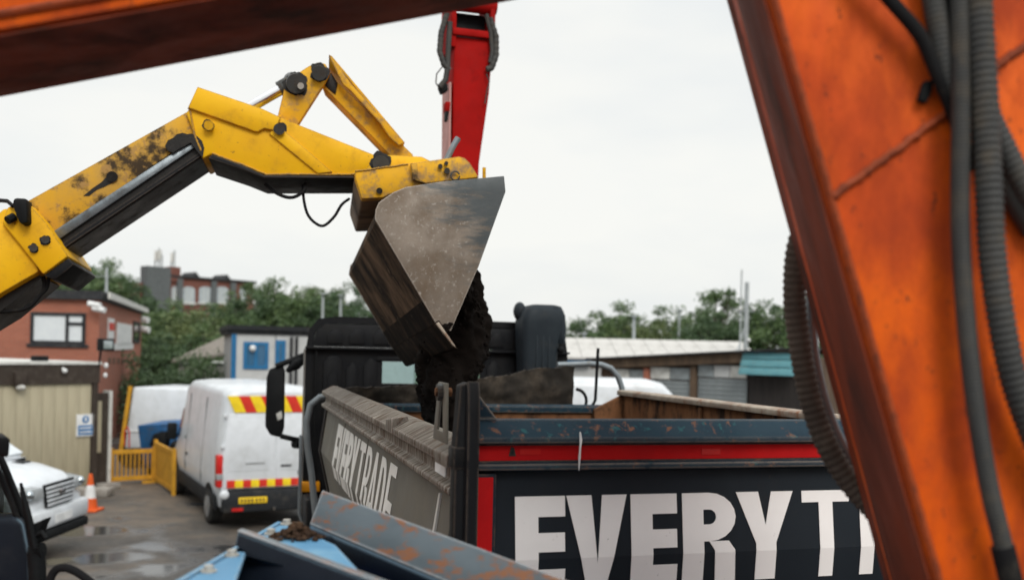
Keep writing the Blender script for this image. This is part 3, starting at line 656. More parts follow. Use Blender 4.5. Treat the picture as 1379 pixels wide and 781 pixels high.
# ---- right: white roofed hall and the row of lock-ups
WH = Wall(gp(735, 40), gp(1030, 40))
hall = thing('white_roof_hall', 'long low building with white sheet roof behind the lock up garages', 'building', (*gp(735, 40), 0))
z0 = WH.px(760, 483)[1]; z1 = WH.px(800, 461)[1]
wbox(WH, 0, WH.L, .3, 8, 0, z0 - .02).build('wall', M['panel_grey'], hall)
n = 12
for i in range(n):
    a, b = WH.L * i / n + .01, WH.L * (i + 1) / n - .01
    MB(WH.w).loops([(a, -.1, z0), (b, -.1, z0), (b, -.1, z0 + .08), (a, -.1, z0 + .08)], [(a, 4, z1 + .15), (b, 4, z1 + .15), (b, 4, z1 + .23), (a, 4, z1 + .23)]).build('roof_sheet', M['white_roof'], hall)
r = WH.rect(750, 481, 795, 492); wbox(WH, r[0], r[1], .0, .29, r[2], z0 - .03).build('blue_fascia', M['trim_blue'], hall)
L0, L1 = gp(805, 33), gp(1085, 28.5)
WL = Wall(L0, L1)
lk = thing('lock_up_garages', 'row of lock up garages with grey roller shutters and sagging timber fascia', 'garage', (*L0, 0))
def top(u): return 3.14 + (WL.px(1060, 470)[1] - 3.14) * u / WL.L
MB(WL.w).loops([(0, .25, 0), (WL.L, .25, 0), (WL.L, 6, 0), (0, 6, 0)], [(0, .25, top(0) - .25), (WL.L, .25, top(WL.L) - .25), (WL.L, 6, top(WL.L) - .2), (0, 6, top(0) - .2)]).build('wall', M['timber'], lk)
MB(WL.w).loops([(-.2, -.12, top(0) - .28), (WL.L, -.12, top(WL.L) - .32), (WL.L, .2, top(WL.L) - .32), (-.2, .2, top(0) - .28)], [(-.2, -.12, top(0) + .02), (WL.L, -.12, top(WL.L)), (WL.L, .2, top(WL.L)), (-.2, .2, top(0) + .02)]).build('fascia', M['timber'], lk)
MB(WL.w).loops([(-.3, -.3, top(0) + .025), (WL.L, -.3, top(WL.L) + .005), (WL.L, 6.2, top(WL.L) + .005), (-.3, 6.2, top(0) + .025)], [(-.3, -.3, top(0) + .075), (WL.L, -.3, top(WL.L) + .06), (WL.L, 6.2, top(WL.L) + .06), (-.3, 6.2, top(0) + .075)]).build('roof', M['roof_dark'], lk)
for (a, b) in ((826, 866), (874, 928), (938, 1004)):
    ua, ub = WL.px(a, 500)[0], WL.px(b, 500)[0]
    zt_ = top((ua + ub) / 2) - .36; zs = zt_ - .42
    s_ = thing  # noqa
    sh_ = wbox(WL, ua, ub, .12, .2, .02, zs).build('roller_shutter', M['shutter'], lk)
    for k in range(int(zs / .14)):
        wbox(WL, ua + .03, ub - .03, .1, .119, .06 + k * .14, .06 + k * .14 + .1).build('slat', M['shutter'], sh_, bevel=.008)
    n = max(2, int((ub - ua) / .55))
    for k in range(n):
        wbox(WL, ua + (ub - ua) * k / n + .015, ua + (ub - ua) * (k + 1) / n - .015, .08, .2, zs + .05, zt_).build('transom_panel', [M['panel_grey'], M['pale_trim'], M['shutter']][(k + int(a)) % 3], lk)
for x in (870, 933):
    ua = WL.px(x, 500)[0]; wbox(WL, ua - .1, ua + .1, .0, .24, 0, top(ua) - .33).build('pillar', M['brick'] if x == 870 else M['timber'], lk)
r = WL.rect(1008, 505, 1062, 545)
wbox(WL, r[0], WL.L - .05, .05, .24, 0, r[3]).build('dark_door', M['dark_void'], lk)
for k in range(3):
    za = r[3] + .02 + k * .24
    MB(WL.w).prism([(r[0] - .15, -.45 + k * .12, za), (r[0] - .15, -.36 + k * .12, za + .22), (r[0] - .15, -.30 + k * .12, za + .22), (r[0] - .15, -.36 + k * .12, za)], (WL.L - r[0] + .1, 0, 0)).build('canopy_sheet', M['teal_sheet'], lk, bevel=.03)

# ---- trees
def mat_leaf(name, c, c2):
    m = bpy.data.materials.new(name); m.use_nodes = True
    n, l = m.node_tree.nodes, m.node_tree.links; b = n['Principled BSDF']
    g = n.new('ShaderNodeNewGeometry'); k = n.new('ShaderNodeTexNoise'); k.inputs['Scale'].default_value = .9; k.inputs['Detail'].default_value = 3
    l.new(g.outputs['Position'], k.inputs['Vector'])
    ad = n.new('ShaderNodeMath'); ad.operation = 'ADD'; l.new(k.outputs['Fac'], ad.inputs[0])
    sc = n.new('ShaderNodeMath'); sc.operation = 'MULTIPLY'; sc.inputs[1].default_value = .35; l.new(g.outputs['Random Per Island'], sc.inputs[0]); l.new(sc.outputs[0], ad.inputs[1])
    mr = n.new('ShaderNodeMapRange'); mr.inputs['From Min'].default_value = .45; mr.inputs['From Max'].default_value = .9; l.new(ad.outputs[0], mr.inputs['Value'])
    mx_ = n.new('ShaderNodeMix'); mx_.data_type = 'RGBA'; l.new(mr.outputs[0], mx_.inputs[0]); mx_.inputs[6].default_value = (*c, 1); mx_.inputs[7].default_value = (*c2, 1)
    l.new(mx_.outputs[2], b.inputs['Base Color']); b.inputs['Roughness'].default_value = .6
    tr_ = n.new('ShaderNodeBsdfTranslucent'); l.new(mx_.outputs[2], tr_.inputs['Color'])
    ms = n.new('ShaderNodeMixShader'); ms.inputs[0].default_value = .25
    l.new(b.outputs[0], ms.inputs[1]); l.new(tr_.outputs[0], ms.inputs[2]); l.new(ms.outputs[0], n['Material Output'].inputs[0])
    return m
LEAF = [mat_leaf('leaves_mid_green', (.05, .095, .036), (.12, .18, .065)), mat_leaf('leaves_dark_green', (.04, .078, .036), (.085, .138, .056)),
        mat_leaf('leaves_olive', (.065, .098, .036), (.14, .178, .062))]
BARK = pbr('bark', (.09, .075, .06), .9)
def tree_meshes(seed, h, rx, leaf, clumps, per, low=.3, airy=0):
    rnd = random.Random(seed)
    tk, cw = MB(), MB()
    lean = Vector((rnd.uniform(-.3, .3), rnd.uniform(-.3, .3), 0))
    tk.tube([Vector((0, 0, -.3)), Vector((0, 0, h * .2)) + lean * .3, Vector((0, 0, h * .5)) + lean, Vector((0, 0, h * .8)) + lean * 1.4], [h * .03, h * .024, h * .016, h * .005], 8)
    cs_ = []
    for i in range(clumps):
        while True:
            p = Vector((rnd.uniform(-1, 1), rnd.uniform(-1, 1), rnd.uniform(-1, 1)))
            if p.length < 1 and p.length > .25: break
        taper = 1 - .35 * max(0, p.z)
        c = Vector((p.x * rx * taper, p.y * rx * taper, h * (low + (1 - low) * (p.z * .5 + .5))))
        c += Vector([rnd.gauss(0, rx * .12) for _ in range(3)])
        cs_.append((c, rnd.uniform(.12, .26) * rx * (1 - airy * .3)))
    for c, r in cs_[::3]:
        z = min(h * .75, max(h * .15, c.z * .55)); a = Vector((0, 0, z)) + lean * (z / h)
        tk.tube([a, a.lerp(c, .55) + Vector((0, 0, h * .03)), c], [h * .01, h * .006, h * .002], 5)
    for c, r in cs_:
        for k in range(per):
            d = Vector((rnd.gauss(0, 1), rnd.gauss(0, 1), rnd.gauss(0, .8)))
            if d.length > 1.6: d = d.normalized() * rnd.uniform(.6, 1.6)
            p = c + d * r * .72
            n_ = Vector((rnd.gauss(0, 1), rnd.gauss(0, 1), rnd.gauss(.6, .8))).normalized()
            a = n_.orthogonal().normalized(); a.rotate(Matrix.Rotation(rnd.uniform(0, 6.28), 3, n_)); b = n_.cross(a)
            s_ = leaf * rnd.uniform(.6, 1.3)
            cw.add([p - a * s_, p - b * s_ * .55, p + a * s_, p + b * s_ * .55], [(0, 1, 2, 3)])
    return tk, cw
def raw_mesh(mb, name, mat):
    me = bpy.data.meshes.new(name); me.from_pydata([tuple(v) for v in mb.v], [], mb.f); me.update(); me.materials.append(mat); return me
KIND = []
for i, (h, rx, lf, cl, pr, low, ai, mt) in enumerate([(8, 3.0, .115, 120, 105, .12, 0, 0), (8, 2.7, .11, 115, 105, .1, 0, 1), (7, 3.1, .11, 115, 105, .08, 0, 2), (9, 2.7, .1, 95, 80, .18, .4, 0), (3.2, 2.4, .08, 90, 90, .03, 0, 1)]):
    tk, cw = tree_meshes(20 + i, h, rx, lf, cl, pr, low, ai)
    KIND.append((raw_mesh(tk, 'trunk', BARK), raw_mesh(cw, 'crown', LEAF[mt]), h))
def tree(px, ptop, D, kind, label, group, wide=1.0, name='broadleaf_tree'):
    q = at(px, ptop, D); g = hill(q.x, q.y); tkm, cwm, h = KIND[kind]
    s = (q.z - g) / h * 1.03
    t = thing(name, label, 'bush' if 'bush' in name else 'tree', (q.x, q.y, g), group)
    t.rotation_euler.z = random.uniform(0, 6.28); t.scale = (s * wide, s * wide, s)
    for nm, me in (('trunk', tkm), ('crown', cwm)):
        o = bpy.data.objects.new(nm, me); COL.objects.link(o); o.parent = t
GL, GR = 'trees on the bank at left', 'trees behind the lock up garages'
tree(92, 362, 62, 1, 'leftmost dark tree on the bank behind the brick building mast', GL, 1.15)
tree(140, 360, 66, 0, 'bushy tree on the bank just left of the factory tower', GL, 1.1)
tree(178, 384, 60, 1, 'dark bushy tree in front of the factory tower base', GL, 1.1)
tree(222, 412, 56, 0, 'dense green tree below the factory tower', GL, 1.25)
tree(262, 424, 52, 2, 'olive green tree directly below the factory arched windows', GL, 1.3)
tree(308, 418, 58, 0, 'green tree below the right end of the factory', GL, 1.2)
tree(352, 374, 66, 3, 'tall airy tree just right of the factory end wall', GL, 1.15)
tree(386, 386, 62, 0, 'tree between the tall airy one and the lamp posts', GL, 1.1)
tree(425, 391, 64, 2, 'olive tree behind the pale lamp post', GL, 1.1)
tree(465, 390, 66, 1, 'dark tree directly left of the bucket', GL, 1.0)
tree(505, 420, 70, 1, 'tree mostly hidden behind the bucket', GL, 1.2)
tree(120, 372, 58, 0, 'green tree showing between the mast and the telehandler boom', GL, 1.3)
tree(330, 402, 60, 1, 'dark filler tree at the foot of the factory end wall', GL, 1.3)
tree(405, 398, 60, 0, 'full green tree left of the pale lamp post', GL, 1.3)
tree(445, 402, 60, 1, 'dark green tree between the two lamp posts', GL, 1.3)
tree(215, 455, 45, 1, 'lower dark tree on the bank right of the brick building', GL, 1.3)
tree(280, 445, 47, 0, 'lower leafy tree behind the low shed roof', GL, 1.4)
tree(150, 420, 50, 0, 'tree rising close behind the brick building roof', GL, 1.3)
tree(228, 484, 37, 4, 'dark rounded bush in front of the low shed', 'bushes by the shed', 1.1, 'rounded_bush')
tree(268, 490, 36.5, 4, 'dark bush just left of the grey building corner', 'bushes by the shed', .9, 'rounded_bush')
tree(780, 440, 62, 1, 'small dark tree beside the air duct over the white roof', GR, 1.2)
tree(828, 416, 64, 0, 'rounded green tree behind the white post', GR, 1.45)
tree(873, 436, 62, 2, 'olive green tree in the middle of the right row', GR, 1.5)
tree(914, 421, 66, 0, 'green tree behind the faint thin post', GR, 1.45)
tree(968, 382, 62, 3, 'tallest airy tree left of the utility pole', GR, 1.25)
tree(955, 426, 58, 1, 'low dark tree under the tallest airy tree', GR, 1.3)
tree(1022, 415, 60, 1, 'dark tree just right of the utility pole', GR, 1.15)
tree(1066, 406, 58, 0, 'rightmost tree partly hidden by the orange arm', GR, 1.2)
def wood():
    rnd = random.Random(5); cw = MB()
    for (x0, x1, y0, y1, hh) in ((-54, -11, 50, 86, 4.6), (0, 38, 66, 78, 3.4)):
        for i in range(26000 if x0 < -20 else 8000):
            x, y = rnd.uniform(x0, x1), rnd.uniform(y0, y1); g = hill(x, y)
            top_ = hh * (.65 + .5 * noise.noise(Vector((x * .2, y * .2, 0))))
            p = Vector((x, y, g + top_ * rnd.random() ** .6)); s_ = rnd.uniform(.12, .26)
            n_ = Vector((rnd.gauss(0, 1), rnd.gauss(0, 1), rnd.gauss(.4, .8))).normalized(); a = n_.orthogonal().normalized(); b = n_.cross(a)
            cw.add([p - a * s_, p - b * s_ * .6, p + a * s_, p + b * s_ * .6], [(0, 1, 2, 3)])
    me = raw_mesh(cw, 'undergrowth', LEAF[1])
    link('undergrowth', me, None, recenter=False, label='mass of green scrub filling between the distant trees', cat='scrub', kind='stuff')
wood()

# ================================================================== VEHICLES BEHIND
def frame(loc, h):
    h = Vector((h[0], h[1], 0)).normalized(); r = Vector((h.y, -h.x, 0)); o = Vector(loc)
    return lambda p: o + r * p[0] + h * p[1] + Vector((0, 0, p[2]))
def body_ring(y, hb, hm, ht, zb, zm, zt, r):
    half = [(hb * .0 + hb - .05, zb), (hb, zb + .06), (hm, zm), ((hm + ht) / 2 + .01, (zm + zt - r) / 2), (ht, zt - r)]
    for k in range(1, 4):
        a = math.pi / 2 * k / 4; half.append((ht - r + r * math.cos(a), zt - r + r * math.sin(a)))
    half += [(ht - r, zt), (ht * .45, zt + .03)]
    return [(x, y, z) for x, z in half] + [(-x, y, z) for x, z in half[::-1]]
def wheel(xf, parent, x, y, r, w, side, rim=.62):
    a = [(x + side * d, y, r) for d in (0, w * .12, w * .88, w)]
    rr = [r * .9, r, r, r * .9]
    t = MB(xf).tube(a, rr, 24).build('wheel', M['tyre'], parent, smooth=40)
    xo = x + side * w
    rm = MB(xf); rm.tube([(xo - side * .05, y, r), (xo + side * .012, y, r), (xo + side * .016, y, r), (xo - side * .01, y, r)], [r * rim, r * rim, r * (rim - .08), r * .2], 24)
    rm.build('rim', M['rim'], t, smooth=40)
    return t
def make_van(loc, h, label, zs=1.0):
    xf1 = frame(loc, h); xf = lambda p: xf1((p[0], p[1], p[2] * zs))
    t = thing('panel_van', label, 'van', loc, 'white panel vans')
    st = [(.0, .93, .99, .86, .42, 1.0, 2.66, .16), (.06, .96, 1.02, .89, .4, 1.0, 2.74, .17), (.5, .97, 1.03, .9, .4, 1.0, 2.78, .18), (3.9, .97, 1.03, .9, .4, 1.0, 2.78, .18), (4.25, .97, 1.03, .89, .4, 1.0, 2.7, .2),
          (4.6, .97, 1.03, .86, .4, 1.0, 2.35, .2), (5.05, .97, 1.02, .86, .4, 1.0, 1.62, .2), (5.2, .97, 1.01, .88, .4, 1.0, 1.42, .18), (5.65, .95, .98, .85, .38, .9, 1.22, .16), (5.88, .86, .88, .74, .36, .8, 1.0, .14)]
    MB(xf).rings([body_ring(*s) for s in st]).build('body', M['white_paint'], t, smooth=38)
    for s in (-1, 1):
        d = MB(xf); d.prism([(s * .012, -.012, .83), (s * .985, -.012, .83), (s * .985, -.012, 1.05), (s * .86, -.012, 2.28), (s * .012, -.012, 2.28)], (0, .03, 0))
        dd = d.build('rear_door', M['white_paint'], t, bevel=.012)
        p = MB(xf); p.prism([(s * .1, -.018, 1.15), (s * .86, -.018, 1.15), (s * .8, -.018, 2.15), (s * .1, -.018, 2.15)], (0, .01, 0)).build('door_pressing', M['white_paint'], dd, bevel=.008)
        MB(xf).box(s * 1.0 - .06, s * 1.0 + .05, -.03, .2, .85, 1.48).build('tail_light', M['red_lens'], t, bevel=.03)
        MB(xf).box(s * 1.0 - .062, s * 1.0 + .052, -.034, .15, 1.0, 1.12).build('reversing_light', M['clear_lens'], t, bevel=.01)
        MB(xf).box(s * .7 - .1, s * .7 + .1, -.125, -.08, .4, .46).build('rear_reflector', M['red_lens'], t)
        side = [(s * 1.033, y, z) for y, z in ((.25, .4), (5.7, .4), (5.7, .62), (.25, .62))]
        MB(xf).prism([(s * .985, .3, .36), (s * .985, 5.6, .36), (s * 1.015, 5.6, .68), (s * 1.02, .3, .68)], (s * .02, 0, 0)).build('side_cladding', M['grey_clad'], t, bevel=.01)
        MB(xf).prism([(s * 1.005, 2.15, .95), (s * 1.005, 3.3, .95), (s * .975, 3.3, 1.0), (s * .975, 2.15, 1.0)], (s * .02, 0, 0)).build('door_rail', M['grey_clad'], t)
        wn_ = MB(xf); wn_.prism([(s * .99, 3.7, 1.45), (s * .965, 4.85, 1.42), (s * .915, 4.45, 2.1), (s * .92, 3.7, 2.12)], (s * .012, 0, 0)); wn_.build('side_window', M['glass'], t)
        MB(xf).box(s * 1.16 - .1, s * 1.16 + .1, 4.45, 4.55, 1.35, 1.75).build('door_mirror', M['plastic'], t, bevel=.03)
        for y in (.95, 4.85):
            arch = MB(xf); arch.prism([(s * .97, y + .47 * math.cos(a), .36 + .47 * math.sin(a)) for a in [math.pi * k / 12 for k in range(13)]], (s * .045, 0, 0)).build('wheel_arch', M['plastic'], t)
            wheel(xf, t, s * .80, y, .35, .235, s)
        hl = MB(xf); hl.box(s * .72 - .14, s * .72 + .14, 5.6, 5.86, .86, 1.12); hl.build('headlight', M['clear_lens'], t, bevel=.04)
    MB(xf).box(-.96, .96, -.1, .25, .36, .78).build('rear_bumper', M['grey_clad'], t, bevel=.05)
    MB(xf).box(-.86, .86, -.016, .004, .785, .82).build('rear_step', M['grey_clad'], t)
    for s in (-1, 1): MB(xf).ball((s * .93, -.08, .72), .09, 10, 6, (1, .5, 1)).build('bumper_corner', M['white_paint'], t, smooth=60)
    pl = MB(xf).box(-.68, -.16, -.118, -.102, .54, .66).build('number_plate', M['plate_yel'], t, bevel=.006)
    for k in range(7):
        x = -.64 + k * .063 + (.02 if k > 3 else 0)
        MB(xf).box(x, x + .03, -.122, -.1185, .57, .63).build('plate_character', M['plate_ink'], pl)
    for s in (-1, 1):
        for y in (1.75, 3.55): MB(xf).prism([(s * 1.027, y, .7), (s * 1.035, y, 1.0), (s * .925, y, 2.5), (s * .915, y, 2.5)], (0, .018, 0)).build('door_seam', M['plastic'], t)
        MB(xf).box(s * 1.02 - .02, s * 1.02 + .02, 3.3, 3.48, 1.12, 1.17).build('side_handle', M['plastic'], t, bevel=.008)
        for z in (1.0, 1.6, 2.2): MB(xf).box(s * (1.0 - .06 * (z - 1)) - .03, s * (1.0 - .06 * (z - 1)) + .03, -.03, .05, z, z + .07).build('hinge', M['white_paint'], t, bevel=.008)
    MB(xf).box(-.55, -.2, -.026, -.019, 1.29, 1.32).build('van_badge', M['rim'], t)
    MB(xf).box(.1, .3, -.03, -.013, 1.22, 1.26).build('door_handle', M['plastic'], t, bevel=.01)
    MB(xf).ball((.48, -.03, 1.1), .06, 10, 6).build('door_lock', M['plastic'], t, smooth=60)
    MB(xf).tube([(-.05, -.1, .42), (-.05, -.2, .42), (-.05, -.22, .47)], .03, 8).build('tow_ball', M['chrome'], t, smooth=50)
    n = 12                                            # chevron boards
    for k in range(n):
        a, b = -.88 + 1.76 * k / n, -.88 + 1.76 * (k + 1) / n
        MB(xf).box(a, b, -.022, -.0125, .84, .985).build('lower_chevron', M['chev_red'] if k % 2 == 0 else M['chev_yel'], t)
    for s in (-1, 1):
        for k in range(4):
            a, b = s * (.03 + .2 * k), s * (.03 + .2 * (k + 1)); sl = -s * .0 + .07
            MB(xf).prism([(a + sl, -.022, 2.3), (b + sl, -.022, 2.3), (b - sl, -.022, 2.62), (a - sl, -.022, 2.62)] if True else [], (0, .035, 0)).build('upper_chevron', M['chev_yel'] if (k + (s > 0)) % 2 else M['chev_red'], t)
    ws = MB(xf); ws.prism([(-.84, 5.06, 1.66), (.84, 5.06, 1.66), (.8, 4.6, 2.36), (-.8, 4.6, 2.36)], (0, .012, .008)); ws.build('windscreen', M['glass'], t)
    MB(xf).box(-.45, .45, 5.86, 5.9, .62, .84).build('grille', M['plastic'], t, bevel=.02)
    return t
a28 = rad(28)
rc = Vector((-5.28, 17.5, 0)) + Vector((math.cos(a28), math.sin(a28), 0)) * 1.03
make_van(rc, (-math.sin(a28), math.cos(a28)), 'white high roof van with red and yellow chevrons on its rear doors', .94)
make_van(Vector((-.75, 23.0, 0)), (1, .03), 'white van seen only by its roof beyond the rusty tipper side')

def make_pickup(loc, h):
    xf0 = frame(loc, h); xf = lambda p: xf0((p[0] * 1.06, p[1] * 1.06, p[2] * 1.17))
    t = thing('pickup_truck', 'white pickup with wide barred grille facing the orange cone', 'pickup', loc)
    st = [(-5.2, .8, .85, .75, .55, .8, 1.15, .08), (-5.1, .9, .95, .86, .5, .8, 1.22, .1), (-1.75, .93, .97, .87, .42, .8, 1.26, .1), (-1.3, .93, .97, .86, .42, .8, 1.25, .12), (-.6, .92, .96, .82, .42, .8, 1.18, .14), (-.22, .9, .94, .78, .4, .78, 1.08, .14), (-.04, .84, .88, .66, .4, .75, .97, .12), (.02, .7, .76, .5, .42, .7, .85, .08)]
    MB(xf).rings([body_ring(*s) for s in st]).build('body', M['white_paint'], t, smooth=38)
    gh = [(-3.8, .84, .84, .7, 1.2, 1.3, 1.78, .1), (-3.6, .86, .86, .7, 1.2, 1.3, 1.84, .12), (-1.95, .86, .86, .7, 1.2, 1.3, 1.84, .12), (-1.65, .86, .86, .7, 1.2, 1.3, 1.74, .12), (-.88, .84, .84, .74, 1.18, 1.2, 1.25, .03)]
    MB(xf).rings([body_ring(*s) for s in gh]).build('cabin', M['white_paint'], t, smooth=38)
    MB(xf).prism([(-.76, -.92, 1.27), (.76, -.92, 1.27), (.66, -1.66, 1.74), (-.66, -1.66, 1.74)], (0, .03, .045)).build('windscreen', M['sky_glass'], t)
    for s in (-1, 1):
        MB(xf).prism([(s * .865, -3.5, 1.32), (s * .865, -1.5, 1.32), (s * .77, -2.0, 1.7), (s * .76, -3.4, 1.72)], (s * .02, 0, 0)).build('side_window', M['glass'], t)
        hl = MB(xf); hl.loops([(s * .5, .07, .86), (s * .86, .0, .86), (s * .97, -.38, .9), (s * .6, -.3, .88)], [(s * .5, .05, .99), (s * .84, -.03, 1.0), (s * .93, -.42, 1.05), (s * .6, -.3, 1.04)])
        o = hl.build('headlight', M['clear_lens'], t, bevel=.01)
        MB(xf).ball((s * .8, -.0, .93), .065, 10, 6).build('lens', M['hinge_white'], o, smooth=60)
        MB(xf).box(s * 1.07 - .12, s * 1.07 + .12, -1.7, -1.55, 1.28, 1.5).build('door_mirror', M['white_paint'], t, bevel=.04)
        for y in (-.95, -4.05):
            MB(xf).prism([(s * .93, y + .46 * math.cos(a), .4 + .46 * math.sin(a)) for a in [math.pi * k / 12 for k in range(13)]], (s * .035, 0, 0)).build('wheel_arch', M['plastic'], t)
            wheel(xf, t, s * .72, y, .39, .25, s)
        MB(xf).box(s * .72 - .14, s * .72 + .14, .0, .07, .52, .64).build('fog_light', M['plastic'], t, bevel=.02)
    gr = MB(xf).prism([(-.4, .03, .72), (.4, .03, .72), (.47, .02, 1.02), (-.47, .02, 1.02)], (0, .03, 0)).build('grille', M['plastic'], t)
    for k in range(5):
        z = .735 + k * .056; w = .39 + k * .016
        MB(xf).box(-w, w, .062, .085, z, z + .03).build('grille_bar', M['white_paint'], gr, bevel=.008)
    MB(xf).box(-.09, .09, .086, .1, .86, .93).build('badge', M['chrome'], t, bevel=.02)
    MB(xf).box(-.9, .9, -.2, .12, .44, .7).build('front_bumper', M['white_paint'], t, bevel=.08)
    MB(xf).box(-.85, .85, -.2, .135, .3, .438).build('lower_bumper', M['plastic'], t, bevel=.05)
    MB(xf).box(-.26, .26, .122, .132, .5, .61).build('number_plate', M['white_plastic'], t)
    for s in (-.35, .35): MB(xf).box(s - .12, s + .12, -.8, -.62, 1.2, 1.235).build('bonnet_vent', M['grey_clad'], t, bevel=.01)
make_pickup(Vector(((80 - 690) / F * 15.2, 15.2, 0)), (1, .0))

# ================================================================== THE TIPPER LORRY
TH = rad(16.13)
TR, TA = Vector((math.cos(TH), math.sin(TH), 0)), Vector((-math.sin(TH), math.cos(TH), 0))
TO = at(606, 602, 3.05); TO.z = 0
def tw(p): return TO + TR * p[0] + TA * p[1] + Vector((0, 0, p[2]))
def ty(px, py, y):                        # sight line meets the lorry's cross plane y -> (x, z)
    q = onplane(px, py, TO + TA * y, TA) - TO; return (q.dot(TR), q.z)
def tx(px, py, x):
    q = onplane(px, py, TO + TR * x, TR) - TO; return (q.dot(TA), q.z)
W_, L_ = 2.55, 4.55
lorry = thing('tipper_lorry', 'black cab tipper lorry with dark blue tailgate and white EVERYTRADE lettering', 'lorry', tw((W_ / 2, 2.3, 0)))
T = lambda: MB(tw)
T().box(.1, W_ - .1, .0, L_, 1.34, 1.42).build('bed_floor', M['rusty_wall'], lorry)
for x in (.82, 1.62): T().box(x, x + .11, -.1, 8.2, .78, 1.05).build('chassis_rail', M['black_steel'], lorry)
for y in (.5, 1.6, 2.7, 3.8): T().box(.2, W_ - .2, y, y + .1, 1.053, 1.338).build('cross_bearer', M['black_steel'], lorry)
# left side
def side_x(z):
    P = [(2.945, .05), (2.6, 0.0), (2.3, .07), (1.42, .09)]
    for (z0, x0), (z1, x1) in zip(P, P[1:]):
        if z >= z1: return x0 + (x1 - x0) * (z0 - z) / (z0 - z1)
    return .09
sp = T().prof_y([(.05, 2.945), (0, 2.6), (.07, 2.3), (.09, 1.42), (.14, 1.42), (.12, 2.3), (.06, 2.6), (.11, 2.945)], .07, L_).build('side_panel', M['side_panel'], lorry, label='dusty grey left side panel with white lettering')
railp = [(.05, 2.946), (.012, 2.932), (-.002, 2.942), (-.002, 2.96), (.028, 2.976), (.028, 3.022), (.0, 3.03), (.0, 3.058), (.075, 3.1), (.11, 3.1), (.135, 3.07), (.135, 2.946)]
T().prof_y(railp, .012, L_ + .02).build('side_top_rail', M['rail_grey'], lorry, bevel=.004)
rc_ = T(); rc_.prof_y([(-.008, 3.022), (-.008, 3.064), (.07, 3.108), (.115, 3.108), (.142, 3.07), (.142, 3.022)], .02, .2); rc_.build('rail_end_cap', M['rail_grey'], lorry, bevel=.006)
cl = T(); cl.prism([(-.006, 1.14, 3.035), (-.006, 1.3, 3.035), (-.006, 1.3, 3.085), (-.006, 1.14, 3.1)], (.06, 0, .01)); cl.build('rail_clip', M['rail_grey'], lorry, bevel=.004)
T().prism([(.0, 1.1, 3.06), (.0, 1.137, 3.05), (.05, 1.137, 3.105), (.05, 1.1, 3.09)], (.012, 0, .004)).build('rail_notch', M['black_steel'], lorry)
for y in (2.2, 3.3): T().prof_y([(side_x(2.94) - .004, 2.94), (side_x(2.61) - .004, 2.61), (.1, 2.61), (.1, 2.94)], y, y + .012).build('panel_seam', M['side_panel'], lorry)
T().box(.0235, .0275, .17, .34, 2.974, 3.02).build('white_marker', M['white_plastic'], lorry)
T().prof_y([(side_x(2.9) - .008, 2.9), (side_x(2.62) - .008, 2.62), (.06, 2.62), (.08, 2.9)], .30, .325).build('white_strip', M['pale_trim'], lorry)
T().prof_y([(side_x(2.93) - .014, 2.93), (-.014, 2.6), (.05, 2.3), (.08, 1.42), (.15, 1.42), (.12, 2.93)], -.01, .07).build('rear_pillar', M['black_steel'], lorry, bevel=.004)
T().prof_y([(side_x(2.93) - .012, 2.93), (-.012, 2.6), (.055, 2.3), (.08, 1.42), (.15, 1.42), (.12, 2.93)], L_ + .001, L_ + .09).build('front_pillar', M['black_steel'], lorry)
# right side: we look onto its rusty inside
T().box(W_ - .09, W_ - .04, .07, L_ - .025, 1.42, 3.05).build('side_wall', M['rusty_wall'], lorry, label='right side wall rusty brown on its inside')
T().prof_y([(W_ - .125, 3.053), (W_ - .125, 3.086), (W_ - .11, 3.095), (W_ - .01, 3.095), (W_, 3.08), (W_, 2.98), (W_ - .04, 2.95), (W_ - .04, 3.053)], .012, L_ - .02).build('side_top_rail', M['worn_top'], lorry, bevel=.004)
T().prism([(W_ - .095, L_ - .02, 3.05), (W_ - .34, L_ - .02, 2.93), (W_ - .34, L_ - .02, 1.5), (W_ - .095, L_ - .02, 1.5)], (0, -.06, 0)).build('corner_gusset', M['rusty_wall'], lorry)
for k in range(2):
    y = 1.55 + k * 1.5; T().box(W_ - .112, W_ - .092, y, y + .035, 1.5, 3.04).build('inner_rib', M['rusty_wall'], lorry, bevel=.003)
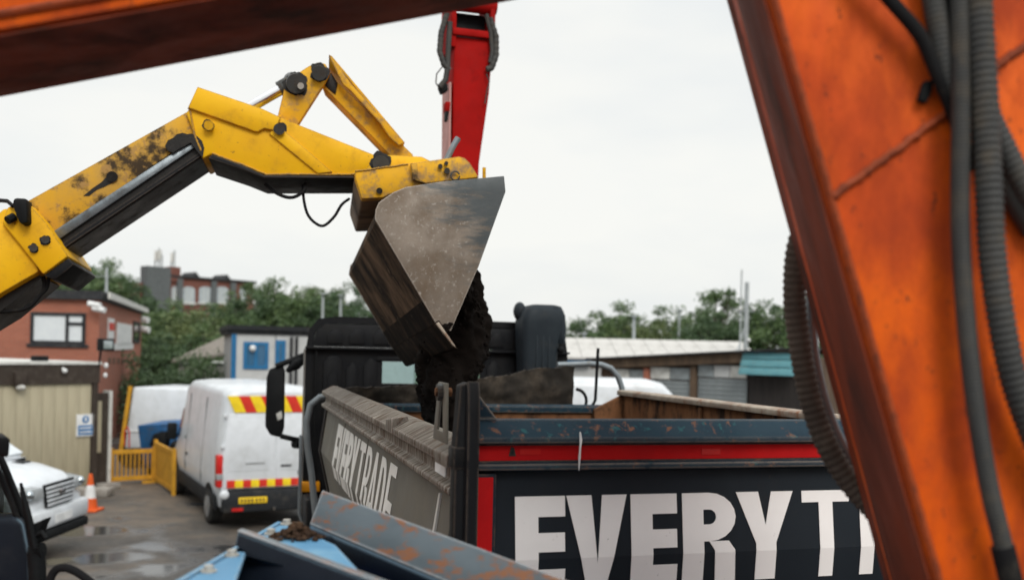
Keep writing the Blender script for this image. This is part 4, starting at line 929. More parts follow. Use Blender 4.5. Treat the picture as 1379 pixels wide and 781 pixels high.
# headboard
T().box(.1, W_ - .1, L_ - .0, L_ + .05, 1.42, 2.9).build('headboard', M['rusty_wall'], lorry)
T().prof_x([(L_ - .03, 2.903), (L_ - .03, 2.95), (L_ - .01, 2.965), (L_ + .08, 2.965), (L_ + .08, 2.903)], .1, W_ - .13).build('headboard_rail', M['tipper_beam'], lorry, bevel=.004)
T().box(.14, W_ - .16, L_ - .045, L_ - .006, 2.74, 2.83).build('headboard_rib', M['tipper_blue'], lorry, bevel=.004)
g = [(.12, 3.07), (.5, 3.09), (.82, 3.108), (1.2, 3.15), (1.448, 3.185), (1.6, 3.205), (1.7, 3.245), (1.868, 3.266), (2.0, 3.27), (2.113, 3.276), (2.127, 2.9), (.12, 2.9)]
def board():
    mb = T(); nx, nz = 90, 16
    def topz(x):
        for (x0, z0), (x1, z1) in zip(g[:10], g[1:10]):
            if x <= x1: return z0 + (z1 - z0) * (x - x0) / (x1 - x0)
        return g[9][1]
    for side in (0, 1):
        for j in range(nz + 1):
            for i in range(nx + 1):
                x = .12 + 2.0 * i / nx; zt_ = topz(x) + .022 * noise.noise(Vector((x * 9, 1, 0))) + .012 * noise.noise(Vector((x * 31, 2, 0)))
                z = 2.9 + (zt_ - 2.9) * j / nz
                y = (4.74 + .035 * noise.noise(Vector((x * 4, z * 6, 1))) + .02 * noise.noise(Vector((x * 14, z * 14, 4)))) if side == 0 else 4.82
                mb.v.append(Vector((x, y, z)))
    n1 = (nx + 1) * (nz + 1); w = nx + 1
    for side in (0, 1):
        mb.f += [(side * n1 + j * w + i, side * n1 + j * w + i + 1, side * n1 + (j + 1) * w + i + 1, side * n1 + (j + 1) * w + i) for j in range(nz) for i in range(nx)]
    mb.f += [(nz * w + i, nz * w + i + 1, n1 + nz * w + i + 1, n1 + nz * w + i) for i in range(nx)]
    mb.f += [(j * w + e, (j + 1) * w + e, n1 + (j + 1) * w + e, n1 + j * w + e) for j in range(nz) for e in (0, nx)]
    mb.build('splash_board', M['dirty_board'], lorry, smooth=50, label='soil caked board standing at the front of the tipper body')
board()
# grey sheeting tubes and whip aerial
T().tube([(.09, 4.76, 3.02), (.0, 4.76, 3.0), (-.07, 4.76, 2.94), (-.1, 4.76, 2.8), (-.085, 4.76, 2.6), (-.05, 4.76, 2.4), (-.01, 4.76, 2.05), (0, 4.76, 1.4), (.3, 4.76, 1.25)], .026, 10).build('sheet_tube', M['galv'], lorry, smooth=50)
T().tube([(2.0, 4.84, 3.29), (2.3, 4.84, 3.305), (2.4, 4.84, 3.3), (2.49, 4.84, 3.27), (2.56, 4.84, 3.2), (2.6, 4.84, 3.1), (2.6, 4.84, 2.4), (2.58, 4.84, 1.4), (2.3, 4.84, 1.25)], .026, 10).build('sheet_tube', M['galv'], lorry, smooth=50)
T().tube([(2.3, 4.66, 3.44), (2.285, 4.66, 3.0), (2.26, 4.66, 2.955), (2.2, 4.66, 2.9)], .014, 8).build('whip_aerial', M['plastic'], lorry, smooth=50)
T().tube([(2.12 + .1 * math.cos(a), 4.7, 2.99 + .1 * math.sin(a)) for a in [-.6 + .3 * k for k in range(8)]], .014, 8).build('cable_loop', M['rubber'], lorry, smooth=50)
# tailgate
X0, X1 = .076, W_ - .076
T().prof_x([(.05, 3.18), (.0, 3.18), (-.055, 3.124), (-.055, 3.108), (-.012, 3.1), (-.012, 3.046), (-.045, 3.041), (-.045, 3.022), (0, 3.012), (.05, 3.012)], X0, X1).build('tailgate_beam', M['tipper_beam'], lorry, bevel=.004)
T().box(X0 + .004, X1 - .004, -.018, -.0125, 3.05, 3.097).build('red_tape', M['red_tape'], lorry, label='long red reflective strip across the tailgate top')
def gate_y(z):
    P = [(3.01, .006), (2.732, -.025), (2.45, .0), (1.45, .04)]
    for (z0, y0), (z1, y1) in zip(P, P[1:]):
        if z >= z1: return y0 + (y1 - y0) * (z0 - z) / (z0 - z1)
    return .05
T().prof_x([(.006, 3.01), (-.025, 2.732), (.0, 2.45), (.04, 1.45), (.065, 1.45), (.065, 3.01)], X0 + .07, X1 - .07).build('tailgate_panel', M['tailgate'], lorry)
for (a, b) in ((X0, X0 + .069), (X1 - .069, X1)):
    T().box(a, b, -.036, .06, 1.45, 3.01).build('tailgate_stile', M['tipper_blue'], lorry, bevel=.004)
    T().box(a + .006, b - .012, -.041, -.0365, 1.9, 3.0).build('red_tape', M['red_tape'], lorry)
T().box(X0 + .07, X1 - .07, -.03, .06, 1.36, 1.448).build('tailgate_sill', M['tipper_blue'], lorry)
x, z = ty(781, 600, -.06)
dr = T(); dr.tube([(x, -.058, 3.145), (x + .002, -.062, 3.12), (x, -.062, 3.09), (x - .001, -.06, 3.06), (x, -.056, 3.02)], [.002, .0045, .003, .004, .0015], 6); dr.build('paint_drip', M['white_plastic'], lorry, smooth=50)
x, z = ty(690, 608, -.02); T().prism([(x - .012, -.021, z - .014), (x + .012, -.021, z - .014), (x + .006, -.021, z + .012), (x - .004, -.021, z + .018)], (0, .002, 0)).build('tape_hole', M['black_steel'], lorry)
for px_ in (700, 945):
    x, z = ty(px_, 608, -.02); T().box(x, x + .07, -.0205, -.0185, z - .01, z + .01).build('tape_stamp', M['red_lens'], lorry)
# left hinge post
T().prof_y([(.0, 1.45), (.055, 1.45), (.055, 3.29), (.035, 3.3), (.012, 3.29), (.0, 3.1)], -.075, -.012).build('hinge_post', M['black_steel'], lorry, bevel=.005)
T().prof_x([(-.11, 1.6), (-.076, 1.6), (-.076, 3.297), (-.09, 3.305), (-.104, 3.27), (-.112, 3.2), (-.112, 3.0)], .03, .068).build('hinge_plate', M['black_steel'], lorry, bevel=.004)
def frame_plate(outer, inner, x0, x1):                       # plate with a slot, both outlines in (y, z)
    mb = T(); n = len(outer)
    for x in (x0, x1):
        pass
    V = [(x0, *p) for p in outer] + [(x0, *p) for p in inner] + [(x1, *p) for p in outer] + [(x1, *p) for p in inner]
    fs = []
    for i in range(n):
        j = (i + 1) % n
        fs += [(i, j, n + j, n + i), (2 * n + i, 3 * n + i, 3 * n + j, 2 * n + j), (i, 2 * n + i, 2 * n + j, j), (n + i, n + j, 3 * n + j, 3 * n + i)]
    return mb.add(V, fs)
frame_plate([(.005, 3.1), (.215, 3.1), (.15, 3.293), (.02, 3.293)], [(.06, 3.135), (.15, 3.135), (.115, 3.235), (.075, 3.235)], -.012, -.004).build('hinge_bracket', M['side_panel'], lorry, bevel=.003)
T().cyl((-.034, .085, 3.262), (.02, .085, 3.262), .016, seg=6).build('hinge_bolt', M['rusty_wall'], lorry, bevel=.003)
T().cyl((-.028, .085, 3.262), (-.012, .085, 3.262), .028, seg=14).build('hinge_washer', M['pin'], lorry)
T().prism([(.07, -.01, 3.182), (.07, -.01, 3.275), (.085, -.01, 3.262), (.15, -.01, 3.182)], (0, .014, 0)).build('gate_gusset', M['tipper_beam'], lorry, bevel=.003)
T().box(-.006, .05, -.08, .0, 3.03, 3.1).build('hinge_clamp', M['black_steel'], lorry, bevel=.006)
T().prof_y([(W_, 1.45), (W_ - .055, 1.45), (W_ - .055, 3.29), (W_, 3.29)], -.075, -.012).build('hinge_post', M['black_steel'], lorry, bevel=.005)

# ---- lettering
def arcs(cx, cy, ro, ri, ho, hi, a0, a1, n=10):              # ring segments between an outer and an inner ellipse
    o = []
    for k in range(n):
        t0, t1 = a0 + (a1 - a0) * k / n, a0 + (a1 - a0) * (k + 1) / n
        o.append([(cx + ri * math.cos(t0), cy + hi * math.sin(t0)), (cx + ro * math.cos(t0), cy + ho * math.sin(t0)), (cx + ro * math.cos(t1), cy + ho * math.sin(t1)), (cx + ri * math.cos(t1), cy + hi * math.sin(t1))])
    return o
def glyph(ch, w, h, s, b):
    q = lambda x0, x1, y0, y1: [(x0, y0), (x1, y0), (x1, y1), (x0, y1)]
    if ch == 'E':
        m = h * .5
        return [q(0, s, 0, h), q(s, w, h - b, h), q(s, w * .99, m - b * .42, m + b * .5), q(s, w, 0, b)]
    if ch == 'T':
        return [q(0, w, h - b, h), q(w / 2 - s / 2, w / 2 + s / 2, 0, h - b)]
    if ch == 'V':
        k = s * 1.12
        return [[(0, h), (k, h), (w / 2, h * .26), (w / 2, 0), (w * .34, 0)], [(w - k, h), (w, h), (w * .66, 0), (w / 2, 0), (w / 2, h * .26)]]
    if ch == 'Y':
        k = s * 1.1; m = h * .42
        return [[(0, h), (k, h), (w / 2, h * .62), (w / 2, m), (w / 2 - s / 2, m)], [(w - k, h), (w, h), (w / 2 + s / 2, m), (w / 2, m), (w / 2, h * .62)], q(w / 2 - s / 2, w / 2 + s / 2, 0, m)]
    if ch == 'R':
        r = h * .27; cy = h - r; cx = w * .5; bb = b * .85
        P = [q(0, s, 0, h), q(s, cx, h - bb, h), q(s, cx, h - 2 * r, h - 2 * r + bb)]
        P += arcs(cx, cy, w - cx, max(.008, w - cx - s * .95), r, r - bb, -math.pi / 2, math.pi / 2)
        P += [[(cx * .98, h - 2 * r), (w - s * 1.05, h * .36), (w - s * .98, 0), (w, 0), (w - .006, h * .36), (w * .86, h - 2 * r)]]
        return P
    if ch == 'D':
        cx = w * .42; bb = b * .9
        return [q(0, s, 0, h), q(s, cx, h - bb, h), q(s, cx, 0, bb)] + arcs(cx, h / 2, w - cx, w - cx - s, h / 2, h / 2 - bb, -math.pi / 2, math.pi / 2, 14)
    if ch == 'A':
        k = s * 1.0
        return [[(0, 0), (k, 0), (w / 2, h * .78), (w / 2, h), (w * .36, h)], [(w - k, 0), (w, 0), (w * .64, h), (w / 2, h), (w / 2, h * .78)], q(w * .27, w * .73, h * .2, h * .2 + b)]
    return []
WORD = [('E', .216, .386, 1), ('V', .391, .603, 1), ('E', .617, .785, 1), ('R', .805, 1.005, 1), ('Y', 1.009, 1.231, 1), ('T', 1.266, 1.457, 0), ('R', 1.5, 1.68, 0), ('A', 1.70, 1.905, 0), ('D', 1.935, 2.115, 0), ('E', 2.15, 2.315, 0)]
def lettering(parent, mat, place, crease, h, sx=1.0):
    for ch, u0, u1, bold in WORD:
        s, b = (.078, .066) if bold else (.056, .04)
        bm = bmesh.new()
        for poly in glyph(ch, (u1 - u0) * sx, h, s * sx, b * h / .3):
            bm.faces.new([bm.verts.new((u0 * sx + x, y, 0)) for x, y in poly])
        bmesh.ops.bisect_plane(bm, geom=bm.verts[:] + bm.edges[:] + bm.faces[:], plane_co=(0, crease, 0), plane_no=(0, 1, 0))
        ext = bmesh.ops.extrude_face_region(bm, geom=bm.faces[:])
        for v in ext['geom']:
            if isinstance(v, bmesh.types.BMVert): v.co.z = 1
        for v in bm.verts: v.co = place(v.co.x, v.co.y, v.co.z)
        bmesh.ops.recalc_face_normals(bm, faces=bm.faces)
        me = bpy.data.meshes.new('letter'); bm.to_mesh(me); bm.free()
        link('letter', me, mat, parent)
ZL = 2.632
lettering(lorry, M['letter'], lambda u, v, k: tw((u, gate_y(ZL + v) - .001 - .002 * k, ZL + v)), 2.732 - ZL, .3)
ZS = 2.51
lettering(lorry, M['letter_dusty'], lambda u, v, k: tw((side_x(ZS + v) - .001 - .002 * k, 3.92 - u, ZS + v)), 2.6 - ZS, .37, 1.17)

# ---- cab
cb = T()
out = [(-.03, 1.2), (-.03, 3.37), (.0, 3.56), (.08, 3.655), (.25, 3.68), (2.22, 3.68), (2.39, 3.655), (2.47, 3.56), (2.5, 3.37), (2.5, 1.2)]
inn = [(.03, 1.2), (.03, 3.36), (.05, 3.53), (.11, 3.6), (.25, 3.62), (2.22, 3.62), (2.36, 3.6), (2.42, 3.53), (2.44, 3.36), (2.44, 1.2)]
n = len(out)
nar = lambda x: 1.235 + (x - 1.235) * .86          # the cab narrows towards its front
V = [(x, 6.0, z) for x, z in out] + [(nar(x), 8.0, z) for x, z in out] + [(x, 6.0, z) for x, z in inn] + [(nar(x), 8.0, z) for x, z in inn]
fs = []
for i in range(n - 1):
    fs += [(i, i + 1, n + i + 1, n + i), (2 * n + i, 3 * n + i, 3 * n + i + 1, 2 * n + i + 1), (i, 2 * n + i, 2 * n + i + 1, i + 1), (n + i, n + i + 1, 3 * n + i + 1, 3 * n + i)]
fs += [(0, n, 3 * n, 2 * n), (n - 1, 3 * n - 1, 4 * n - 1, 2 * n - 1)]
cb.add(V, fs); cb.build('cab_shell', M['cab_black'], lorry, smooth=35)
T().prism([(-.02, 6.0, .9), (2.49, 6.0, .9), (2.31, 8.0, .9), (.16, 8.0, .9)], (0, 0, .298)).build('cab_floor', M['black_steel'], lorry)
wx0, wx1, wz0, wz1 = .675, 1.62, 3.07, 3.275
mb = T(); mb.box(.031, wx0, 6.005, 6.05, 1.2, 3.4); mb.box(wx1, 2.439, 6.005, 6.05, 1.2, 3.4); mb.box(wx0, wx1, 6.005, 6.05, 1.2, wz0); mb.box(wx0, wx1, 6.005, 6.05, wz1, 3.4)
bk = mb.build('cab_back', M['cab_black'], lorry)
up = T(); up.prism([(.035, 5.985, 3.402), (2.435, 5.985, 3.402), (2.4, 5.985, 3.55), (2.33, 5.985, 3.61), (.14, 5.985, 3.61), (.07, 5.985, 3.55)], (0, .05, 0)); up.build('upper_back', M['cab_black'], lorry, bevel=.01)
T().box(-.035, 2.505, 5.94, 6.03, 3.378, 3.4).build('back_ledge', M['cab_black'], lorry, bevel=.006)
T().box(wx0 - .05, wx1 + .05, 5.985, 6.003, wz1 + .005, wz1 + .045).build('window_hood', M['cab_black'], bk, bevel=.008)
T().box(wx0 + .003, wx1 - .003, 6.02, 6.028, wz0 + .003, wz1 - .003).build('rear_window', M['glass_clear'], lorry)
def press(x0, x1, z0, z1, nm='pressing', y=5.988, par=None):
    T().prism([(x0, y, z0), (x1, y, z0), (x1, y, z1 - .04), (x1 - .04, y, z1), (x0 + .05, y, z1), (x0, y, z1 - .06)], (0, .02, 0)).build(nm, M['cab_black'], par or bk, bevel=.008)
for a in ((.13, .3, 2.6, 3.32), (.34, .44, 2.6, 3.26), (.5, .62, 2.7, 3.3), (1.68, 1.8, 2.6, 3.3), (1.86, 1.96, 2.6, 3.2), (2.05, 2.35, 2.6, 3.3)): press(*a)
press(.17, .26, 2.6, 3.2, 'pressing', 5.97)
for a in ((.16, .3, 3.43, 3.56), (.36, .5, 3.43, 3.57), (.58, .74, 3.43, 3.57), (1.7, 1.84, 3.43, 3.57), (1.95, 2.1, 3.43, 3.57), (2.2, 2.34, 3.43, 3.56)): press(*a, 'upper_pressing', 5.972)
T().box(.8, 1.4, 5.962, 5.984, 3.41, 3.43).build('roof_vent', M['plastic'], lorry, bevel=.004)
T().prism([(-.036, 5.99, 1.3), (-.036, 5.99, 3.376), (-.036, 6.16, 3.376), (-.036, 6.16, 1.3)], (.005, 0, 0)).build('corner_trim', M['cab_grey'], lorry)
T().box(.055, .075, 5.97, 6.004, 1.4, 3.37).build('seal_strip', M['plastic'], lorry)

wsx = T(); wsx.box(.16, 2.31, 7.93, 7.995, 1.2, 2.1); wsx.build('cab_front', M['cab_black'], lorry)
T().box(.22, 2.25, 7.95, 7.96, 2.105, 3.35).build('windscreen', M['glass_clear'], lorry)
for s, x in ((-1, -.037), (1, 2.507)):
    T().prism([(x - s * .082, 6.9, 2.3), (x - s * .164, 7.85, 2.3), (x - s * .155, 7.75, 3.2), (x - s * .082, 6.9, 3.25)], (s * .008, 0, 0)).build('door_window', M['glass'], lorry)
# mirror on the cab's left side
mD = 10.15
mir = MB(); o = [at(359, 508, mD), at(363, 497, mD), at(381, 491, mD), at(384, 500, mD), at(383, 575, mD), at(379, 589, mD), at(364, 586, mD), at(357, 574, mD)]
mr_ = mir.prism(o, (-.03, .12, 0)).build('mirror', M['plastic'], lorry, bevel=.02)
MB().prism([at(372, 557, mD - .012), at(379, 553, mD - .012), at(380, 563, mD - .012), at(374, 566, mD - .012)], (0, .01, 0)).build('mirror_glint', M['pale_trim'], mr_)
MB().tube([at(372, 493, mD), at(390, 486, mD), at(405, 480, mD + .1), at(420, 474, mD + .25)], .03, 8).build('mirror_arm', M['plastic'], lorry, smooth=50)
MB().tube([at(386, 500, mD), at(398, 491, mD), at(412, 480, mD + .2)], [.02, .06, .04], 8).build('mirror_camera', M['plastic'], lorry, smooth=50)
MB().tube([at(378, 587, mD), at(395, 591, mD), at(406, 593, mD + .1), at(418, 592, mD + .3)], .028, 8).build('mirror_arm', M['plastic'], lorry, smooth=50)
MB().tube([at(396, 597, mD), at(408, 598, mD + .1)], .05, 8).build('arm_clamp', M['plastic'], lorry, smooth=50)
T().box(-.045, .12, 5.93, 6.0, 2.08, 2.17).build('side_marker', M['amber'], lorry, bevel=.01)
T().tube([(-.06, 5.9, 2.6), (-.06, 5.9, 1.9), (-.03, 5.9, 1.8)], .016, 8).build('grab_handle', M['galv'], lorry, smooth=50)
T().box(-.03, .1, 5.6, 5.98, 1.3, 2.07).build('side_tank', M['black_steel'], lorry, bevel=.03)
# air intake stack behind the cab's right corner
sn = T(); z_ = [2.0, 3.2, 3.5, 3.68, 3.78, 3.83, 3.845]; xl = [1.955, 1.95, 1.935, 1.93, 1.955, 2.0, 2.06]; xr = [2.27, 2.275, 2.3, 2.34, 2.345, 2.325, 2.28]; yd = [.3, .3, .32, .34, .32, .26, .18]
def rrect(x0, x1, y0, y1, z, r):
    P = []
    for cx, cy, a0 in ((x1 - r, y1 - r, 0), (x0 + r, y1 - r, 90), (x0 + r, y0 + r, 180), (x1 - r, y0 + r, 270)):
        P += [(cx + r * math.cos(rad(a0 + k * 22.5)), cy + r * math.sin(rad(a0 + k * 22.5)), z) for k in range(5)]
    return P
sn.rings([rrect(a, b, 5.8 - d / 2, 5.8 + d / 2, z, .06) for z, a, b, d in zip(z_, xl, xr, yd)]); ai = sn.build('air_intake', M['plastic_blue'], lorry, smooth=45)
hd = T(); hd.rings([rrect(a, b, 5.66, 5.94, z, .04) for z, a, b in ((3.48, 2.295, 2.365), (3.6, 2.27, 2.372), (3.75, 2.2, 2.36), (3.82, 2.2, 2.3))]); hd.build('intake_hood', M['plastic_blue'], ai, smooth=45)
for x in (2.06, 2.12, 2.18): T().box(x, x + .02, 5.637, 5.652, 3.0, 3.6).build('duct_rib', M['plastic_blue'], ai, bevel=.004)
T().ball((1.955, 5.86, 3.78), .1, 12, 8, (.6, .8, .9)).build('intake_cap', M['plastic_blue'], ai, smooth=60)
T().ball((2.31, 5.66, 3.42), .035, 10, 6).build('duct_clip', M['plastic'], ai, smooth=60)
T().box(2.0, 2.25, 5.7, 5.9, 1.05, 2.0).build('air_box', M['plastic'], lorry, bevel=.03)
# running gear
for y in (.75, 2.1):
    for s, x in ((-1, .36), (1, W_ - .36)): wheel(tw, lorry, x, y, .5, .32, s, .58)
    T().cyl((.4, y, .5), (W_ - .4, y, .5), .1).build('axle', M['black_steel'], lorry)
for s, x in ((-1, .34), (1, W_ - .34)): wheel(tw, lorry, x, 7.0, .5, .32, s, .58)
T().cyl((.4, 7, .5), (W_ - .4, 7, .5), .09).build('axle', M['black_steel'], lorry)
T().box(.75, 1.8, 3.0, 4.2, .45, .775).build('fuel_tank', M['black_steel'], lorry, bevel=.05)
T().box(.1, W_ - .1, -.05, .05, .55, .68).build('rear_bumper', M['black_steel'], lorry, bevel=.02)
for x in (.3, W_ - .55): T().box(x, x + .3, -.07, -.052, .75, .9).build('tail_light', M['red_lens'], lorry, bevel=.01)

def spline(pts, n=14):
    P = [Vector(p) for p in pts]; P = [P[0] * 2 - P[1]] + P + [P[-1] * 2 - P[-2]]; out = []
    for i in range(1, len(P) - 2):
        for k in range(n):
            t = k / n
            out.append(.5 * ((2 * P[i]) + (-P[i - 1] + P[i + 1]) * t + (2 * P[i - 1] - 5 * P[i] + 4 * P[i + 1] - P[i + 2]) * t * t + (-P[i - 1] + 3 * P[i] - 3 * P[i + 1] + P[i + 2]) * t ** 3))
    return out + [P[-2]]
# ================================================================== RED CRANE ARM
M['crane_highlight'] = pbr('crane_highlight_pink', (.55, .3, .28), .7)  # pale pink that paints a highlight on the red arm
crane = thing('crane_arm', 'red crane arm with black hoses standing behind the yellow bucket', 'crane', tw((1.3, 5.35, 1.06)))
T().box(.95, 1.75, 5.1, 5.6, 1.055, 1.6).build('base', M['red'], crane, bevel=.03)
T().cyl((1.3, 5.35, 1.6), (1.3, 5.35, 3.0), .2, seg=24).build('column', M['red'], crane, smooth=40)
def cr_ring(z, x0, x1, y0, y1): return [(x0, y0, z), (x1, y0, z), (x1, y1, z), (x0, y1, z)]
ar = T(); ar.rings([cr_ring(2.95, 1.16, 1.34, 5.2, 5.5), cr_ring(3.6, 1.14, 1.33, 5.2, 5.52), cr_ring(5.03, 1.115, 1.36, 5.18, 5.54), cr_ring(5.64, 1.105, 1.43, 5.16, 5.56), cr_ring(6.1, 1.105, 1.455, 5.16, 5.56)])
ar.build('arm_box', M['red'], crane, bevel=.02)
T().prism([(1.09, 5.17, 4.6), (1.104, 5.17, 4.6), (1.09, 5.17, 5.7), (1.075, 5.17, 5.7)], (0, .3, 0)).build('highlight_strip', M['crane_highlight'], crane, label='pale painted highlight along the edge of the red arm')  # thin pale strip drawn as the highlight on the arm's left side
T().box(1.085, 1.475, 5.12, 5.16, 6.1, 6.16).build('flange', M['red'], crane, bevel=.008)
for x in (1.075, 1.42): T().prism([(x, 5.14, 6.0), (x, 5.58, 6.0), (x, 5.58, 6.75), (x, 5.14, 6.6)], (.045, 0, 0)).build('clevis_plate', M['red'], crane, bevel=.01)
T().box(1.125, 1.415, 5.3, 5.56, 6.1, 6.36).build('gap_shade_box', M['black_steel'], crane, bevel=.03)  # black box put in for the shade of the opening between the plates
T().cyl((1.06, 5.2, 6.4), (1.48, 5.2, 6.4), .07, seg=16).build('pivot_pin', M['red'], crane, smooth=40)
T().prism([(1.13, 5.1, 6.5), (1.41, 5.1, 6.5), (1.41, 5.1, 6.75), (1.13, 5.1, 6.75)], (0, 2.2, .6)).build('second_boom', M['red'], crane, bevel=.02)
def cp(px, py, y=5.12): x, z = ty(px, py, y); return (x, y, z)
T().tube([cp(602, 18), cp(594, 45), cp(592, 70), cp(598, 88), cp(606, 95)], .025, 8, corr=.04, pitch=.04).build('hose', M['hose'], crane, smooth=50)
T().tube([cp(606, 30), cp(604, 60), cp(603, 90), cp(600, 108), cp(592, 118)], .024, 8).build('hose', M['hose'], crane, smooth=50)
T().tube([cp(660, 25), cp(668, 50), cp(668, 75), cp(662, 92), cp(655, 94)], .027, 8, corr=.06, pitch=.05).build('hose', M['hose'], crane, smooth=50)
T().tube([cp(655, 20), cp(661, 45), cp(663, 70), cp(660, 85)], .02, 8).build('hose', M['hose'], crane, smooth=50)
T().tube([cp(600, 85), cp(588, 100), cp(587, 112), cp(592, 120)], .006, 6).build('wire', M['hose'], crane)
T().prism([cp(591, 116), cp(603, 112), cp(604, 122), cp(595, 126)], (0, .08, 0)).build('valve_block', M['plastic'], crane, bevel=.01)
T().prism([cp(600, 137), cp(607, 137), cp(606, 150), cp(600, 150)], (0, .1, 0)).build('clamp', M['red'], crane, bevel=.008)
T().prism([cp(600, 150), cp(604, 150), cp(603, 163), cp(600, 162)], (0, .06, 0)).build('fitting', M['plastic'], crane)
T().tube([cp(655, 100), cp(659, 110), cp(656, 122), cp(653, 140)], .006, 6).build('wire', M['hose'], crane)

# ================================================================== YELLOW TELEHANDLER WITH BUCKET
AB = rad(11)
TBv = Vector((math.cos(AB), math.sin(AB), 0)); TNv = Vector((math.sin(AB), -math.cos(AB), 0)); TWv = Vector((-math.sin(AB), math.cos(AB), -.065))
TQ = at(612, 467, 5.3)
def tp(px, py, k): return onplane(px, py, TQ + TWv * k, TNv)
def slab(px_pts, k0, k1): return MB().prism([tp(x, y, k0) for x, y in px_pts], TWv * (k1 - k0))
tel = thing('telehandler', 'yellow telehandler tipping soil from its bucket on a cranked boom', 'telehandler', tp(-160, 700, 1.0) * 1.0)
KN, KF = .84, 1.2                                            # near and far side of the boom
slab([(-420, 640), (-380, 520), (0, 285), (4, 281), (34, 281), (52, 366), (0, 396), (-330, 620)], KN - .09, KF + .09).build('outer_boom', M['yellow'], tel, bevel=.012)
slab([(2, 300), (10, 278), (40, 275), (62, 300), (92, 345), (58, 370)], KN - .12, KF + .12).build('boom_collar', M['yellow'], tel, bevel=.012)
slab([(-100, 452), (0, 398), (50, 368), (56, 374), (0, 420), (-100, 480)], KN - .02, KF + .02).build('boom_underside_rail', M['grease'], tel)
slab([(58, 371), (92, 347), (100, 356), (74, 377)], KN - .1, KF + .1).build('wear_pad', M['black_steel'], tel, bevel=.01)
for x, y in ((45, 334), (61, 323)): MB().cyl(tp(x, y, KN - .145), tp(x, y, KN - .1), .022, seg=12).build('boom_bolt', M['pin'], tel, smooth=40)
slab([(16, 275), (18, 266), (36, 267), (37, 300), (27, 302), (22, 292)], KN - .2, KN - .08).build('work_lamp', M['plastic'], tel, bevel=.015)
MB().cyl(tp(10, 297, KN - .16), tp(19, 292, KN - .13), .025, seg=8).build('lamp_bracket', M['plastic'], tel, smooth=40)
MB().tube([tp(-12, 278, KN), tp(0, 270, KN), tp(10, 271, KN - .1), tp(18, 278, KN - .15)], .012, 6).build('lamp_cable', M['rubber'], tel, smooth=50)
slab([(44, 277), (52, 275), (54, 284), (48, 286)], KN, KF).build('top_pad', M['plastic'], tel, bevel=.006)
MB().tube(spline([tp(58, 372, KN), tp(60, 385, KN), tp(55, 396, KN), tp(36, 415, KN), tp(0, 420, KN)], 8), .012, 8).build('hydraulic_hose', M['rubber'], tel, smooth=50)
MB().tube(spline([tp(66, 374, KN), tp(62, 390, KN), tp(48, 402, KN), tp(30, 418, KN)], 8), .01, 8).build('hydraulic_hose', M['rubber'], tel, smooth=50)
slab([(20, 280), (256, 148), (262, 185), (60, 326)], KN, KF).build('inner_boom', M['yellow_worn'], tel, bevel=.01)
slab([(60, 326), (74, 310), (262, 186), (273, 214), (90, 335)], KN + .012, KF - .012).build('inner_boom_base', M['grease'], tel)
slab([(66, 318), (74, 310), (258, 190), (266, 196), (80, 322)], KN - .012, KN + .01).build('slide_rail', M['slide_steel'], tel, bevel=.004)
slab([(84, 328), (268, 206), (271, 210), (88, 333)], KN - .01, KN + .01).build('lower_slide_rail', M['black_steel'], tel)
MB().cyl(tp(151, 238, KN - .02), tp(151, 238, KN), .032, seg=16).build('boom_port', M['grease'], tel, smooth=40)
slab([(112, 264), (124, 254), (136, 246), (146, 236), (154, 232), (158, 237), (152, 246), (140, 252), (130, 256), (120, 264)], KN - .003, KN).build('grease_streak', M['grease'], tel)
# cranked boom head
slab([(250, 152), (255, 146), (266, 118), (350, 147), (506, 209), (506, 236), (358, 237), (330, 224), (284, 208), (273, 214), (264, 196), (262, 182)], KN - .03, KF + .03).build('boom_head', M['yellow'], tel, bevel=.012)
slab([(253, 145), (266, 117), (352, 146), (378, 158), (370, 176), (356, 173), (346, 178)], KN - .055, KN - .028).build('head_cover_plate', M['yellow'], tel, bevel=.005)
slab([(222, 197), (226, 189), (233, 186), (238, 181), (246, 179), (252, 181), (258, 180), (266, 184), (272, 190), (275, 199), (273, 212), (268, 207), (262, 199), (257, 192), (248, 197), (240, 201), (233, 206), (226, 203)], KN - .034, KN + .1).build('grease_patch', M['grease'], tel)
slab([(362, 180), (374, 168), (448, 232), (428, 234)], KN - .045, KN - .028).build('stiffener', M['yellow'], tel, bevel=.006)
slab([(286, 208), (330, 224), (356, 236), (475, 237), (478, 240), (355, 240), (328, 229), (280, 213)], KN - .04, KF + .04).build('head_bottom_shade_flange', M['black_steel'], tel, bevel=.006)  # dark colour stands in for the shade under the boom head
for x, y, r in ((376, 174, .034), (281, 169, .03)): MB().cyl(tp(x, y, KN - .08), tp(x, y, KN - .02), r, seg=16).build('head_pin', M['pin'] if x > 300 else M['yellow'], tel, smooth=40)
# tilt lever, rod, link
KL0, KL1 = KN + .04, KF - .04
slab([(372, 164), (374, 156), (382, 123), (384, 106), (392, 100), (402, 98), (416, 89), (428, 84), (438, 86), (445, 97), (436, 114), (400, 170)], KL0, KL0 + .06).build('tilt_lever', M['yellow_dull'], tel, bevel=.006)
slab([(372, 164), (374, 156), (382, 123), (384, 106), (392, 100), (402, 98), (416, 89), (428, 84), (438, 86), (445, 97), (436, 114), (400, 170)], KL1 - .06, KL1).build('tilt_lever', M['yellow_dull'], tel, bevel=.006)
MB().cyl(tp(399, 113, KL0 - .06), tp(394, 110, KL1 + .04), .06, seg=18).build('lever_pin', M['pin'], tel, smooth=40)
MB().cyl(tp(405, 116, KL0 - .09), tp(405, 116, KL0 - .06), .02, seg=10).build('pin_bolt', M['bolt'], tel, smooth=40)
MB().cyl(tp(430, 99, KL0 - .06), tp(430, 97, KL1 + .04), .045, seg=18).build('lever_pin', M['pin'], tel, smooth=40)
